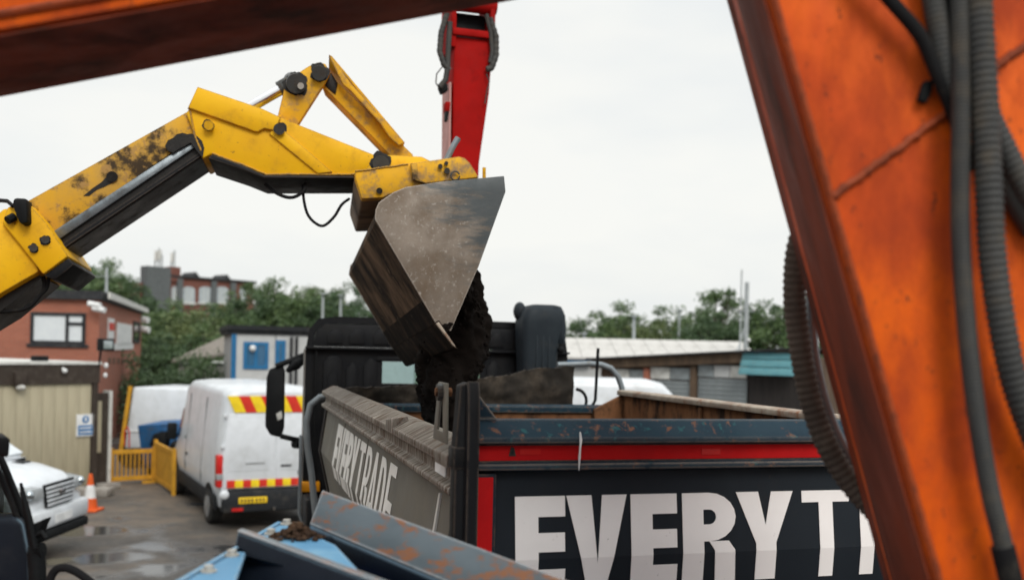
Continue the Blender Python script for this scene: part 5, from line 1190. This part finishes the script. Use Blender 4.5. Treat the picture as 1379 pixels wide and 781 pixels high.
MB().tube([tp(300, 166, 1.02), tp(385, 117, 1.02)], .034, 14).build('tilt_rod', M['chrome'], tel, smooth=50)
MB().cyl(tp(377, 122, 1.02), tp(397, 111, 1.02), .055, seg=14).build('rod_eye', M['pin'], tel, smooth=40)
slab([(432, 104), (440, 92), (450, 106), (557, 209), (550, 216), (526, 210), (438, 120)], KL0 + .07, KL1 - .07).build('tilt_link', M['yellow_dull'], tel, bevel=.008)
slab([(434, 104), (446, 98), (455, 112), (452, 128), (438, 116)], KL0 + .062, KL1 - .062).build('link_boss', M['grease'], tel, bevel=.006)
slab([(443, 74), (447, 76), (458, 92), (473, 113), (545, 192), (537, 196), (524, 184), (512, 166), (472, 122), (462, 114), (453, 96)], KL0 - .01, KL0 + .012).build('link_guard', M['yellow_dull'], tel, bevel=.003)
slab([(443, 74), (447, 76), (545, 192), (541, 194)], KL0 + .013, KL1 + .05).build('guard_plate', M['yellow'], tel)
# carriage
slab([(488, 236), (497, 222), (503, 211), (509, 208), (568, 211), (582, 218), (582, 240)], .62, .7).build('nose_plate', M['yellow'], tel, bevel=.006)
slab([(488, 236), (497, 222), (503, 211), (509, 208), (568, 211), (582, 218), (582, 240)], 1.28, 1.36).build('nose_plate', M['yellow'], tel, bevel=.006)
MB().cyl(tp(513, 221, .57), tp(513, 219, 1.4), .05, seg=18).build('carriage_pin', M['pin'], tel, smooth=40)
slab([(478, 230), (551, 220), (582, 216), (618, 211), (626, 213), (633, 220), (645, 239), (575, 247), (527, 261), (516, 266), (487, 268), (478, 240)], .42, .5).build('carriage_plate', M['yellow_dull'], tel, bevel=.008)
slab([(478, 231), (500, 226), (516, 266), (487, 267), (478, 240)], .502, 1.6).build('carriage_beam', M['carriage_mud'], tel, bevel=.01)
slab([(478, 230), (551, 220), (582, 216), (618, 211), (626, 213), (633, 220), (645, 239), (575, 247), (527, 261), (516, 266), (487, 268), (478, 240)], 1.6, 1.68).build('carriage_plate', M['yellow_dull'], tel, bevel=.008)
slab([(540, 232), (630, 222), (640, 240), (540, 250)], .502, 1.598).build('hitch_tube', M['yellow'], tel, bevel=.01)
slab([(553, 220), (562, 219), (563, 240), (574, 247), (556, 242)], .38, .42).build('carriage_rib', M['yellow_worn'], tel, bevel=.004)
MB().cyl(tp(511, 257, .40), tp(511, 257, .44), .018, seg=12).build('carriage_hole', M['grease'], tel)
for x, y, r in ((593, 224, .014), (601, 220, .012), (602, 230, .018)): MB().cyl(tp(x, y, .395), tp(x, y, .43), r, seg=10).build('carriage_bolt', M['pin'], tel, smooth=40)
MB().tube([tp(613 + 6 * math.cos(a), 237 + 6 * math.sin(a), .4) for a in [k * .5 for k in range(13)]], .005, 6).build('pull_ring', M['pin'], tel, smooth=50)
MB().tube([tp(600, 218, .47), tp(611, 196, .47), tp(617, 186, .47)], [.018, .018, .019], 8).build('lock_lever', M['galv'], tel, smooth=50)
MB().tube([tp(652, 226, .6), tp(652, 241, .6)], .012, 6).build('level_mark', M['yellow'], tel)
MB().tube(spline([tp(357, 248, .9), tp(372, 260, .88), tp(388, 266, .86), tp(400, 264, .84), tp(410, 256, .85), tp(411, 248, .9)], 8), .011, 8).build('hydraulic_hose', M['rubber'], tel, smooth=50)
MB().tube(spline([tp(408, 249, .9), tp(409, 268, .88), tp(414, 288, .86), tp(424, 300, .84), tp(436, 304, .84), tp(450, 292, .85), tp(460, 276, .9), tp(470, 268, 1.0)], 8), .009, 8).build('hydraulic_hose', M['rubber'], tel, smooth=50)
# bucket
BW = 2.2
TWb = Vector((-math.sin(rad(13.2)), math.cos(rad(13.2)), -.065))
def tpb(px, py, k): return tp(px, py, 0) + TWb * k
def slabb(px_pts, k0, k1): return MB().prism([tpb(x, y, k0) for x, y in px_pts], TWb * (k1 - k0))
bk_ = slabb([(518, 267), (530, 259), (547, 252), (592, 245), (679, 237), (681, 258), (645, 358), (607, 446), (597, 440), (588, 437), (505, 295), (506, 282), (510, 273)], 0, .022).build('bucket_side', M['bucket_side'], tel, bevel=.004, label='scraped grey near side plate of the bucket')
slabb([(518, 267), (547, 252), (592, 245), (679, 237), (681, 258), (645, 358), (607, 446), (588, 437), (505, 295), (508, 278)], BW - .022, BW).build('bucket_side', M['bucket'], tel)
prof = [(679, 239), (636, 243), (592, 247), (547, 254), (530, 261), (519, 269), (511, 276), (507, 285), (507, 296), (588, 436)]
inner = [(676, 243), (636, 247), (593, 251), (549, 258), (533, 264), (523, 272), (516, 279), (513, 286), (513, 294), (592, 432)]
a = [tpb(x, y, .0225) for x, y in prof + inner[::-1]]
sh_ = MB().prism(a, TWb * (BW - .045)).build('bucket_shell', M['bucket_mud'], tel, smooth=25, label='mud streaked underside of the bucket')
slabb([(586, 434), (591, 431), (616, 470), (611, 468)], -.004, BW + .004).build('cutting_edge', M['bucket_lip'], tel, bevel=.003)
slabb([(586, 436), (590, 434), (613, 468), (609, 466)], -.03, -.005).build('side_cutter', M['worn_top'], tel, bevel=.003)
slabb([(568.5, 405), (571, 403.5), (588, 433), (586, 435)], .03, BW - .03).build('lip_plate', M['bucket_lip'], tel)
P0, P1 = (507.5, 300), (566, 401)
rnd = random.Random(3)
for k in range(7):
    x, y = rnd.uniform(597, 608), rnd.uniform(428, 446)
    MB().ball(tpb(x, y, -.008), rnd.uniform(.008, .016), 7, 4, (1.3, .5, .8)).build('mud_spot', M['soil'], tel)
for (x, y, k, r) in ((376, 174, KN - .031, .055), (399, 113, KL0 - .003, .085), (430, 98, KL0 - .003, .066), (513, 221, .618, .075), (281, 169, KN - .0315, .042), (45, 334, KN - .1215, .034), (61, 323, KN - .1215, .034)):
    a = tp(x, y, k); P = []
    for i in range(40):
        t_ = i * math.pi / 20; rr = r * (.85 + .3 * noise.noise(Vector((x + math.cos(t_) * 1.3, y + math.sin(t_) * 1.3, .5))) + .12 * noise.noise(Vector((x + math.cos(t_) * 5, y + math.sin(t_) * 5, .5)))) ; P.append(a + TBv * rr * math.cos(t_) + Vector((0, 0, 1)) * rr * math.sin(t_))
    MB().prism(P, TWv * .002).build('grease_ring', M['grease'], tel)
def bead(pts, k, r=.006):
    P = [tp(x, y, k) for x, y in pts]; Q = []
    for p, q in zip(P, P[1:]):
        n_ = max(2, int((q - p).length / .012)); Q += [p.lerp(q, i / n_) + Vector((0, 0, random.uniform(-.0015, .0015))) for i in range(n_)]
    MB().tube(Q, [r * (.85 + .3 * (i % 2)) for i in range(len(Q))], 7).build('weld_bead', M['yellow_dull'], tel, smooth=60)
bead([(253, 146), (346, 178), (356, 173), (370, 176)], KN - .03)
bead([(286, 207), (330, 223), (358, 235), (500, 235)], KN - .032)
bead([(256, 149), (262, 182), (272, 206)], KN - .032)
bead([(478, 231), (552, 221)], .418, .005)
# machine body, off to the left
b0 = tp(-420, 640, 1.0); bx, by = b0.x, b0.y
def tf(p): return Vector((bx, by, 0)) + TBv * p[0] + Vector((-TBv.y, TBv.x, 0)) * p[1] + Vector((0, 0, p[2]))
MB(tf).box(-.6, 1.25, -.5, .5, .55, 1.1).build('chassis', M['yellow'], tel, bevel=.05)
MB(tf).box(-.5, .8, -1.05, -.52, .7, 1.7).build('engine_cover', M['yellow'], tel, bevel=.08)
MB(tf).box(-.5, .9, .5, 1.1, .7, 2.3).build('operator_cab', M['glass'], tel, bevel=.08)
for x in (-.35, 1.0):
    for s in (-1, 1): wheel(tf, tel, x, s * .8, .55, .35, s) if False else MB(tf).tube([(x, s * .7, .55), (x, s * .75, .55), (x, s * 1.05, .55), (x, s * 1.1, .55)], [.5, .55, .55, .5], 24).build('wheel', M['tyre'], tel, smooth=40)
MB(tf).box(-.55, .0, -.3, .5, 1.1, 2.0).build('boom_tower', M['yellow'], tel, bevel=.03)

# ================================================================== SOIL
def soil_pour():
    rows = [(352, 560, 624), (368, 560, 632), (390, 562, 638), (408, 566, 638), (422, 570, 644), (436, 572, 650), (460, 572, 650), (485, 566, 649), (500, 566, 640), (520, 568, 630), (545, 574, 624), (570, 580, 624), (595, 582, 630), (640, 560, 690)]
    rs = []; seg = 56; sub = 7
    R2 = []
    for (y0, a0, b0), (y1, a1, b1) in zip(rows, rows[1:]):
        for k in range(sub): t = k / sub; R2.append((y0 + (y1 - y0) * t, a0 + (a1 - a0) * t, b0 + (b1 - b0) * t))
    R2.append(rows[-1])
    for i, (y, a, b) in enumerate(R2):
        pa, pb = tp(a, y, 1.0), tp(b, y, 1.0)
        c = (pa + pb) / 2; hw = (pb - pa).length / 2; hd = .34 + .1 * math.sin(i * .1)
        ring = []
        for s in range(seg):
            t = 2 * math.pi * s / seg
            q = Vector((math.cos(t), math.sin(t), 0)); sq = 1 / (abs(q.x) ** 2.6 + abs(q.y) ** 2.6) ** (1 / 2.6)
            p = c + TBv * (hw * q.x * sq) + TWv * (hd * q.y * sq)
            d = (p - c).normalized()
            nv = noise.noise(Vector((p.x * 3.3, p.y * 3.3, p.z * 2.0))) * .07 + noise.noise(Vector((p.x * 10, p.y * 10, p.z * 2.5))) * .035 + noise.noise(p * 24) * .024
            nv *= 1.35; nv += .09 * (abs(noise.noise(Vector((p.x * 5 + 7, p.y * 5, p.z * 1.6)))) - .2)
            p = p + d * nv; ring.append(p)
        rs.append(ring)
    mb = MB(); mb.rings(rs)
    rnd = random.Random(11)
    for i in range(520):
        y, a, b = R2[rnd.randrange(len(R2))]
        side = rnd.random()
        x = rnd.uniform(a, b) if side < .5 else (b + abs(rnd.gauss(0, 3.5)) if side < .8 else a - abs(rnd.gauss(0, 3)))
        if y < 440 and side >= .8: continue
        p = tp(x, y + rnd.uniform(-8, 8), rnd.choice((.58, .62, .66, 1.0))); r = .003 + .014 * rnd.random() ** 3
        mb.ball(p, r, 6, 3, (rnd.uniform(.7, 1.3), rnd.uniform(.7, 1.3), rnd.uniform(.7, 1.4)))
    mb.build('falling_soil', M['soil'], smooth=70, label='dark soil pouring from the bucket into the tipper body', cat='soil', kind='stuff')
soil_pour()
def soil_load():
    nx, ny = 44, 70; mb = MB(tw)
    for j in range(ny + 1):
        for i in range(nx + 1):
            x, y = .15 + (W_ - .27) * i / nx, .08 + (L_ - .1) * j / ny
            d = math.hypot((x - .8) / .9, (y - 3.1) / 1.1)
            z = 1.75 + .95 * math.exp(-d * d) + noise.noise(Vector((x * 2, y * 2, 0))) * .12 + noise.noise(Vector((x * 8, y * 8, 3))) * .05 + noise.noise(Vector((x * 22, y * 22, 5))) * .02
            mb.v.append(Vector((x, y, z)))
    mb.f = [(j * (nx + 1) + i, j * (nx + 1) + i + 1, (j + 1) * (nx + 1) + i + 1, (j + 1) * (nx + 1) + i) for j in range(ny) for i in range(nx)]
    mb.build('soil_load', M['soil'], smooth=70, label='heap of dark soil lying inside the tipper body', cat='soil', kind='stuff')
soil_load()

# ================================================================== ORANGE EXCAVATOR IN THE FOREGROUND
exc = thing('excavator', 'weathered orange excavator arm with black hoses framing the view', 'excavator', (-2.9, 2.05, 0))
DN, DF = 1.8, 2.29
def line(pa, pb, t): return pa + (pb - pa) * t
nb0, nb1 = at(0, 42, DN), at(240, 0, DN)
fb0, fb1 = at(0, 130, DF), at(690, 0, DF)
def boom_pt(a, b, X): t = (X - a.x) / (b.x - a.x); p = a + (b - a) * t; return p
near = [boom_pt(nb0, nb1, x) for x in (-1.75, .2)]; far = [boom_pt(fb0, fb1, x) for x in (-1.75, .2)]
UPv = Vector((-.09, 0, .5))
nn = [near[0], near[1], near[1] + UPv, near[0] + UPv]; ff = [far[0], far[1], far[1] + UPv, far[0] + UPv]
MB().loops(nn, ff).build('boom', M['orange'], exc, bevel=.012)
for s, (a, b) in enumerate(((near[0], far[0]),)):
    foot = Vector((-2.75, 0, 1.55))
    fn, ff_ = foot + Vector((0, a.y, 0)), foot + Vector((0, b.y, 0))
    MB().loops([a + Vector((-.003, 0, 0)), a + UPv + Vector((-.003, 0, 0)), fn + Vector((-.25, 0, .1)), fn + Vector((.2, 0, -.1))], [b + Vector((-.003, 0, 0)), b + UPv + Vector((-.003, 0, 0)), ff_ + Vector((-.25, 0, .1)), ff_ + Vector((.2, 0, -.1))]).build('boom_foot', M['orange'], exc, bevel=.01)
# the plate under the boom: browner colour paints in the underside's shade
dz = Vector((0, 0, -.006)); e = Vector((0, .012, 0))
MB().loops([near[0] + dz + e, near[1] + dz + e, far[1] + dz - e, far[0] + dz - e], [near[0] + dz * .1 + e, near[1] + dz * .1 + e, far[1] + dz * .1 - e, far[0] + dz * .1 - e]).build('boom_shade_plate', M['orange_shaded'], exc, label='red brown underside of the boom with painted shade')
a = nb0 + Vector((0, -.004, .03)); b = nb1 + Vector((0, -.004, .03))
MB().tube([boom_pt(a, b, -1.7), boom_pt(a, b, .18)], .008, 6).build('weld_bead', M['weld'], exc, smooth=50)
# dipper
dn0, dn1 = at(1035, 0, DN), at(1257, 781, DN); df0, df1 = at(980, 0, DF), at(1192, 781, DF)
def dpt(a, b, Z): t = (Z - a.z) / (b.z - a.z); return a + (b - a) * t
ZT, ZB = 4.7, 2.0
RW = Vector((.56, 0, .05))
A, B = dpt(dn0, dn1, ZT), dpt(dn0, dn1, ZB); A2, B2 = dpt(df0, df1, ZT), dpt(df0, df1, ZB)
MB().loops([A, B, B + RW, A + RW], [A2, B2, B2 + RW, A2 + RW]).build('dipper', M['orange'], exc, bevel=.01)
nx_ = Vector((-.006, 0, 0)); e = Vector((0, .01, 0))
MB().loops([A + nx_ + e, B + nx_ + e, B2 + nx_ - e, A2 + nx_ - e], [A + nx_ * .1 + e, B + nx_ * .1 + e, B2 + nx_ * .1 - e, A2 + nx_ * .1 - e]).build('dipper_shade_plate', M['orange_shaded'], exc, label='red brown inner face of the dipper with painted shade')  # dark brown colour carries the shade of the dipper's inner face
for d0, d1 in ((DN - .035, DN - .002), (DF + .002, DF + .035)):
    MB().prism([(.0, d0, 4.4), (.3, d0, 4.36), (.5, d0, 4.36), (.85, d0, 4.42), (.9, d0, 4.6), (.7, d0, 4.85), (.1, d0, 4.8), (-.1, d0, 4.6)], (0, d1 - d0, 0)).build('pivot_ear', M['orange'], exc, bevel=.006)
MB().cyl((.36, DN - .08, 4.5), (.36, DF + .08, 4.5), .09, seg=20).build('pivot_pin', M['pin'], exc, smooth=40)
for pts in ([(1120, 266), (1180, 222), (1240, 178), (1282, 146)], [(1335, 96), (1379, 62), (1420, 30)]):
    mb = MB(); P = [at(x, y, DN - .003) for x, y in pts]; Q = []
    for p, q in zip(P, P[1:]):
        n_ = max(2, int((q - p).length / .009)); Q += [p.lerp(q, i / n_) + Vector((0, 0, random.uniform(-.0025, .0025))) for i in range(n_)]
    mb.tube(Q, [.007 + .0022 * (i % 2) for i in range(len(Q))], 8).build('weld_bead', M['weld'], exc, smooth=60)
mb = MB(); mb.tube([dpt(dn0, dn1, z_) + Vector((.012, -.002, 0)) for z_ in (4.5, 3.8, 3.2, 2.6, 2.1)], .006, 6).build('corner_weld', M['weld'], exc, smooth=50)
sc = at(1243, 128, DN - .012); mb = MB(); mb.prism([at(1232, 138, DN - .004), at(1240, 112, DN - .004), at(1254, 110, DN - .004), at(1252, 124, DN - .004), at(1244, 142, DN - .004)], (0, -.016, 0)).build('cable_clip', M['plastic'], exc, bevel=.004)
def hose(pts, r, corr, pitch, mat, nm='hose', seg=14):
    MB().tube(spline([at(*p) for p in pts]), r, seg, corr=corr, pitch=pitch).build(nm, M[mat], exc, smooth=60)
hose([(1150, -330, 1.7), (1262, -240, 1.72), (1288, -120, 1.745), (1292, 0, 1.75), (1294, 140, 1.745), (1293, 300, 1.745), (1300, 420, 1.745), (1313, 540, 1.745), (1331, 650, 1.745), (1350, 730, 1.75), (1366, 800, 1.75), (1400, 920, 1.76), (1440, 1010, 1.79), (1450, 1040, 1.83)], .0165, .045, .0068, 'hose')
hose([(1180, -350, 1.69), (1290, -250, 1.71), (1316, -120, 1.74), (1318, 0, 1.745), (1325, 120, 1.74), (1331, 240, 1.735), (1336, 340, 1.735), (1350, 440, 1.735), (1368, 520, 1.74), (1398, 600, 1.75), (1450, 720, 1.76), (1480, 860, 1.77), (1500, 940, 1.83)], .0232, .055, .0135, 'hose')
hose([(1190, -330, 1.72), (1280, -200, 1.73), (1300, -60, 1.775), (1308, 40, 1.775), (1322, 130, 1.77), (1352, 200, 1.765), (1385, 262, 1.76), (1430, 330, 1.76), (1490, 430, 1.76), (1500, 560, 1.76), (1480, 680, 1.77), (1490, 800, 1.8)], .021, .05, .0125, 'hose')
hose([(1325, 140, 1.79), (1340, 200, 1.785), (1362, 255, 1.782), (1395, 310, 1.78)], .024, 0, .01, 'hose', 'hose_sleeve')
hose([(900, -260, 1.74), (1060, -150, 1.75), (1170, -30, 1.76), (1205, 8, 1.76), (1240, 50, 1.762), (1262, 100, 1.765), (1283, 150, 1.77), (1310, 230, 1.78)], .0125, 0, .01, 'rubber', 'hydraulic_hose')
hose([(1130, -300, 1.72), (1230, -150, 1.74), (1250, -40, 1.77), (1262, 30, 1.77), (1272, 90, 1.77), (1290, 150, 1.772)], .02, .05, .01, 'hose')
hose([(1150, -300, 1.72), (1250, -150, 1.75), (1268, -40, 1.78), (1280, 40, 1.78), (1290, 110, 1.78)], .014, 0, .01, 'rubber', 'hydraulic_hose')
hose([(1098, 280, 2.31), (1075, 330, 2.33), (1070, 400, 2.34), (1078, 470, 2.34), (1092, 540, 2.34), (1114, 600, 2.33), (1145, 650, 2.32), (1185, 695, 2.305), (1220, 730, 2.32)], .0265, .05, .0165, 'hose_brown')
hose([(1120, 300, 2.36), (1096, 380, 2.38), (1094, 460, 2.38), (1110, 540, 2.37), (1140, 610, 2.36), (1190, 670, 2.34)], .014, 0, .0165, 'galv', 'steel_pipe')
MB().cyl(at(1350, 735, 1.75), at(1362, 785, 1.75), .021, seg=14).build('hose_ferrule', M['rubber'], exc, smooth=50)
# cab with windscreen, wipers and mirror low on the left
CD = 2.75; CV = Vector((-.62, 1, 0))         # the cab stands slewed, its front turned from the boom
cabp = [at(-330, 575, CD), at(-12, 575, CD), at(2, 622, CD), at(30, 690, CD), at(47, 745, CD), at(52, 900, CD), at(-330, 900, CD)]
mb = MB()
for (p, q) in zip(cabp, cabp[1:] + cabp[:1]):
    pass
MB().loops([at(-300, 895, CD + .05), at(40, 895, CD + .05), at(35, 800, CD + .05), at(-300, 800, CD + .05)], [at(-300, 895, CD + .05) + CV, at(40, 895, CD + .05) + CV, at(35, 800, CD + .05) + CV, at(-300, 800, CD + .05) + CV]).build('cab_base', M['wing_dark'], exc)
MB().tube(spline([at(-14, 590, CD), at(4, 624, CD), at(28, 684, CD), at(41, 722, CD), at(46, 790, CD)], 6), .01, 8).build('cab_pillar', M['plastic'], exc, smooth=50)
MB().tube(spline([at(-20, 600, CD - .04), at(-2, 634, CD - .04), at(22, 694, CD - .04), at(36, 735, CD - .04)], 6), .008, 8).build('screen_seal', M['rubber'], exc, smooth=50)
MB().tube(spline([p + CV for p in (at(-14, 590, CD), at(4, 624, CD), at(28, 684, CD), at(46, 790, CD))], 6), .02, 8).build('cab_pillar', M['plastic'], exc, smooth=50)
MB().loops([at(-14, 590, CD), at(4, 624, CD), at(28, 684, CD), at(41, 722, CD), at(44, 790, CD)], [p + Vector((-.008, 0, 0)) for p in (at(-14, 590, CD), at(4, 624, CD), at(28, 684, CD), at(41, 722, CD), at(44, 790, CD))])
g_ = MB(); gp_ = [at(-14, 590, CD), at(4, 624, CD), at(28, 684, CD), at(41, 722, CD), at(44, 790, CD)]
for p, q in zip(gp_, gp_[1:]): g_.hexa([p, q, q + Vector((-.006, 0, 0)), p + Vector((-.006, 0, 0)), p + CV, q + CV, q + (CV + Vector((-.006, 0, 0))), p + (CV + Vector((-.006, 0, 0)))])
g_.build('windscreen', M['glass_clear'], exc)
MB().prism([at(-200, 640, CD), at(3, 628, CD), at(24, 690, CD), at(-200, 700, CD)], (0, .006, 0)).build('side_glass', M['glass_clear'], exc)
MB().prism([at(-250, 690, CD - .06), at(10, 697, CD - .06), at(24, 693, CD - .06), at(34, 705, CD - .06), at(42, 745, CD - .06), at(45, 830, CD - .06), at(-250, 830, CD - .06)], (-.05, .09, 0)).build('door_panel', M['wing_dark'], exc, bevel=.02)
MB().prism([at(-60, 590, CD - .25), at(12, 588, CD - .25), at(14, 592, CD - .25), at(12, 617, CD - .25), at(0, 614, CD - .25), at(-60, 612, CD - .25)], (-.08, .12, 0)).build('mirror', M['plastic'], exc, bevel=.012)
MB().tube([at(28, 650, CD - .1), at(34, 678, CD - .1), at(42, 712, CD - .1), at(46, 735, CD - .1)], [.004, .009, .011, .012], 8).build('wiper_blade', M['plastic'], exc, smooth=50)
MB().tube([at(30, 662, CD - .13), at(40, 700, CD - .13), at(47, 738, CD - .13)], .007, 8).build('wiper_arm', M['plastic'], exc, smooth=50)
MB().prism([at(42, 706, CD - .1), at(52, 702, CD - .1), at(60, 698, CD - .1), at(54, 710, CD - .1), at(50, 730, CD - .1), at(44, 734, CD - .1)], (0, .05, 0)).build('wiper_motor', M['plastic'], exc, bevel=.006)
MB().tube([at(46, 722, CD - .1), at(56, 716, CD - .1), at(62, 724, CD - .1)], .007, 8).build('wiper_link', M['plastic'], exc, smooth=50)
MB().tube([at(42, 742, CD - .08), at(58, 740, CD - .08)], .022, 8).build('wiper_pivot', M['plastic'], exc, smooth=50)
MB().tube([at(48, 742, CD - .08), at(50, 765, CD - .08), at(52, 830, CD - .08)], .024, 8).build('grab_rail', M['plastic'], exc, smooth=50)
hose([(66, 830, 2.6), (67, 785, 2.6), (74, 768, 2.6), (86, 764, 2.6), (100, 768, 2.6), (118, 780, 2.6), (140, 800, 2.6)], .011, 0, .01, 'rubber', 'hydraulic_hose')
cy0 = CD
MB().box(-4.6, -1.75, 1.2, 3.7, .95, 1.5).build('upper_frame', M['orange'], exc, bevel=.05)
MB().box(-4.6, -3.3, 1.2, 2.6, 1.503, 2.4).build('engine_cover', M['orange'], exc, bevel=.08)
MB().prism([(-2.6, 2.7, 2.96), (-1.55, 2.72, 2.96), (-2.17, 3.72, 2.96), (-3.2, 3.7, 2.96)], (0, 0, .08)).build('cab_roof', M['plastic'], exc, bevel=.03)
MB().prism([(-2.6, 2.75, 1.5), (-2.5, 2.75, 1.5), (-3.1, 3.7, 1.5), (-3.2, 3.7, 1.5)], (0, 0, 1.455)).build('cab_rear', M['plastic'], exc)
for y in (.95, 3.2):
    MB().rings([[(x, yy, .45 + zz) for x, zz in [(-4.4 + .45 * math.cos(a), .45 * math.sin(a)) for a in [math.pi / 2 + math.pi * k / 8 for k in range(9)]] + [(-1.3 + .45 * math.cos(a), .45 * math.sin(a)) for a in [-math.pi / 2 + math.pi * k / 8 for k in range(9)]]] for yy in (y, y + .6)]).build('track', M['black_steel'], exc)
MB().cyl((-2.9, 2.4, .3), (-2.9, 2.4, .95), .5, seg=24).build('slew_ring', M['black_steel'], exc)
MB().box(-3.4, -2.4, 1.5, 3.3, .3, .7).build('undercarriage', M['black_steel'], exc)
B3 = B + RW * .5
MB().loops([B + Vector((.05, .03, .1)), B + RW + Vector((-.1, .03, .1)), B + RW + Vector((.1, .03, -.8)), B + Vector((.35, .03, -.8))], [B2 + Vector((.05, -.03, .1)), B2 + RW + Vector((-.1, -.03, .1)), B2 + RW + Vector((.1, -.03, -.8)), B2 + Vector((.35, -.03, -.8))]).build('dipper_tip', M['orange'], exc, bevel=.01)

# ================================================================== BLUE HOPPER IN FRONT OF THE LORRY
hop = thing('screener_hopper', 'blue hopper with bolted flange and rust flecked steel wing plates', 'hopper', (-.35, 1.7, 0))
P1_, P2_ = at(434, 659, 2.6), at(790, 790, 2.15)
C1_, C2_ = at(417, 705, 2.52), at(760, 850, 2.08)
D1_, D2_ = at(410, 717, 2.56), at(745, 868, 2.13)
def plate(pts, v, nm, mt, **k): return MB().prism(pts, v).build(nm, M[mt], hop, **k)
d_ = (P2_ - P1_) * .6
P2e, C2e, D2e = P1_ + (P2_ - P1_) * 1.35, C1_ + (C2_ - C1_) * 1.35, D1_ + (D2_ - D1_) * 1.35
nrm = (P2_ - P1_).cross(C1_ - P1_).normalized()
if nrm.y < 0: nrm = -nrm
plate([P1_, P2e, C2e, C1_], nrm * .012, 'wing_plate', 'wing', bevel=.003, label='grey steel wing plate speckled with orange rust')
lo_ = Vector((-.035, .1, -.17))
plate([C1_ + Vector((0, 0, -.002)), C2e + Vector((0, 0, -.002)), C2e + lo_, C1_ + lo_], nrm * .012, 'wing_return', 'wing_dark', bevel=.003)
# bolted light blue flange
F1 = at(380, 704, 2.62); F2 = onplane(250, 781, F1, Vector((0, 0, 1)))
F1b, F2b = at(478, 760, 2.5), at(372, 850, 1.9)
fd = (F2 - F1)
def fl(px, py): return onplane(px, py, F1, Vector((0, 0, 1)))
N1, N2 = at(320, 716, 2.3), at(505, 784, 1.98)
Nv = (N2 - N1); N2e = N1 + Nv * 1.6
def ontop(t): q = N1 + Nv * t + Vector((0, .016, 0)); q.z = F1.z; return q
plate([fl(380, 704), fl(405, 712), fl(452, 733), fl(484, 768), ontop(1.0), ontop(0.0), fl(318, 741)], (0, 0, -.012), 'flange', 'hopper_blue', bevel=.003)
plate([fl(318, 741.5), fl(331, 743), fl(316, 785), fl(300, 835), fl(160, 835)], (0, 0, -.012), 'flange', 'hopper_blue', bevel=.003)
e0, e1 = F1 + Vector((-.012, 0, 0)), F1 + fd * 1.5 + Vector((-.012, 0, 0))
plate([e0 + Vector((0, 0, .004)), e1 + Vector((0, 0, .004)), e1 + Vector((0, 0, -.09)), e0 + Vector((0, 0, -.09))], (.01, 0, 0), 'flange_lip', 'hopper_blue')
for x, y, D in ((386, 709, 2.6), (365, 722, 2.46), (312, 751, 2.2), (281, 772, 2.04)):
    p = at(x, y, D); t_ = (p.y - F1.y) / fd.y; z = (F1 + fd * t_).z
    b = MB(); b.cyl((p.x, p.y, z - .002), (p.x, p.y, z + .004), .017, seg=14); b.cyl((p.x, p.y, z + .004), (p.x, p.y, z + .014), .011, seg=6); b.build('bolt', M['bolt'], hop)
# navy wing in front
N1, N2 = at(320, 716, 2.3), at(505, 784, 1.98)
Nv = (N2 - N1); N2e = N1 + Nv * 1.6
lo2 = at(303, 800, 2.27) - N1
plate([N1, N2e, N2e + lo2 * 2, N1 + lo2 * 2], (.004, .012, 0), 'wing_plate', 'wing_dark', bevel=.003, label='dark navy wing plate with bare steel upper edge')
plate([N1 + Vector((0, -.004, .001)), N2e + Vector((0, -.004, .001)), N2e + Vector((.006, .018, .003)), N1 + Vector((.006, .018, .003))], (0, 0, .004), 'wing_edge', 'wing', bevel=.002)
# inner blue wall and hopper body
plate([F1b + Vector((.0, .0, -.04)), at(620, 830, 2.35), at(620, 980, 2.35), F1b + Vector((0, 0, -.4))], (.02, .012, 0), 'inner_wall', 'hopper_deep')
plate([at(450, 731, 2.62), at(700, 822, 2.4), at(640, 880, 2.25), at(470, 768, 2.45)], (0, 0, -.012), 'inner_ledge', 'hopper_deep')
mb = MB(); top_ = [(-.62, 2.55, 2.8), (.5, 2.3, 2.7), (.5, 1.3, 2.7), (-.62, 1.3, 2.8)]; bot_ = [(-.3, 2.2, 1.6), (.3, 2.1, 1.6), (.3, 1.5, 1.6), (-.3, 1.5, 1.6)]
for i in range(4):
    j = (i + 1) % 4; mb.add([top_[i], top_[j], bot_[j], bot_[i]], [(0, 1, 2, 3)])
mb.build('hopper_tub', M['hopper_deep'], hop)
for x in (-.5, .42):
    for y in (1.4, 2.2): MB().box(x - .05, x + .05, y - .05, y + .05, 0, 2.72).build('leg', M['hopper_deep'], hop)
MB().box(-.6, .5, 1.35, 2.3, .7, .8).build('base_frame', M['hopper_deep'], hop)
def lump():
    rnd = random.Random(4); mb = MB(); c = at(398, 742, 2.42)
    t_ = (c.y - F1.y) / fd.y; z = (F1 + fd * t_).z
    for i in range(140):
        d = Vector((rnd.gauss(0, .028), rnd.gauss(0, .022), 0)); r = rnd.uniform(.003, .009)
        mb.ball((c.x + d.x, c.y + d.y, z + .004 + max(0, .04 - d.length * .7) * rnd.random()), r, 6, 3, (1.2, 1, .8))
    mb.build('soil_clod', M['clod'], smooth=70, label='small brown clod of soil lying on the blue hopper flange', cat='soil')
lump()
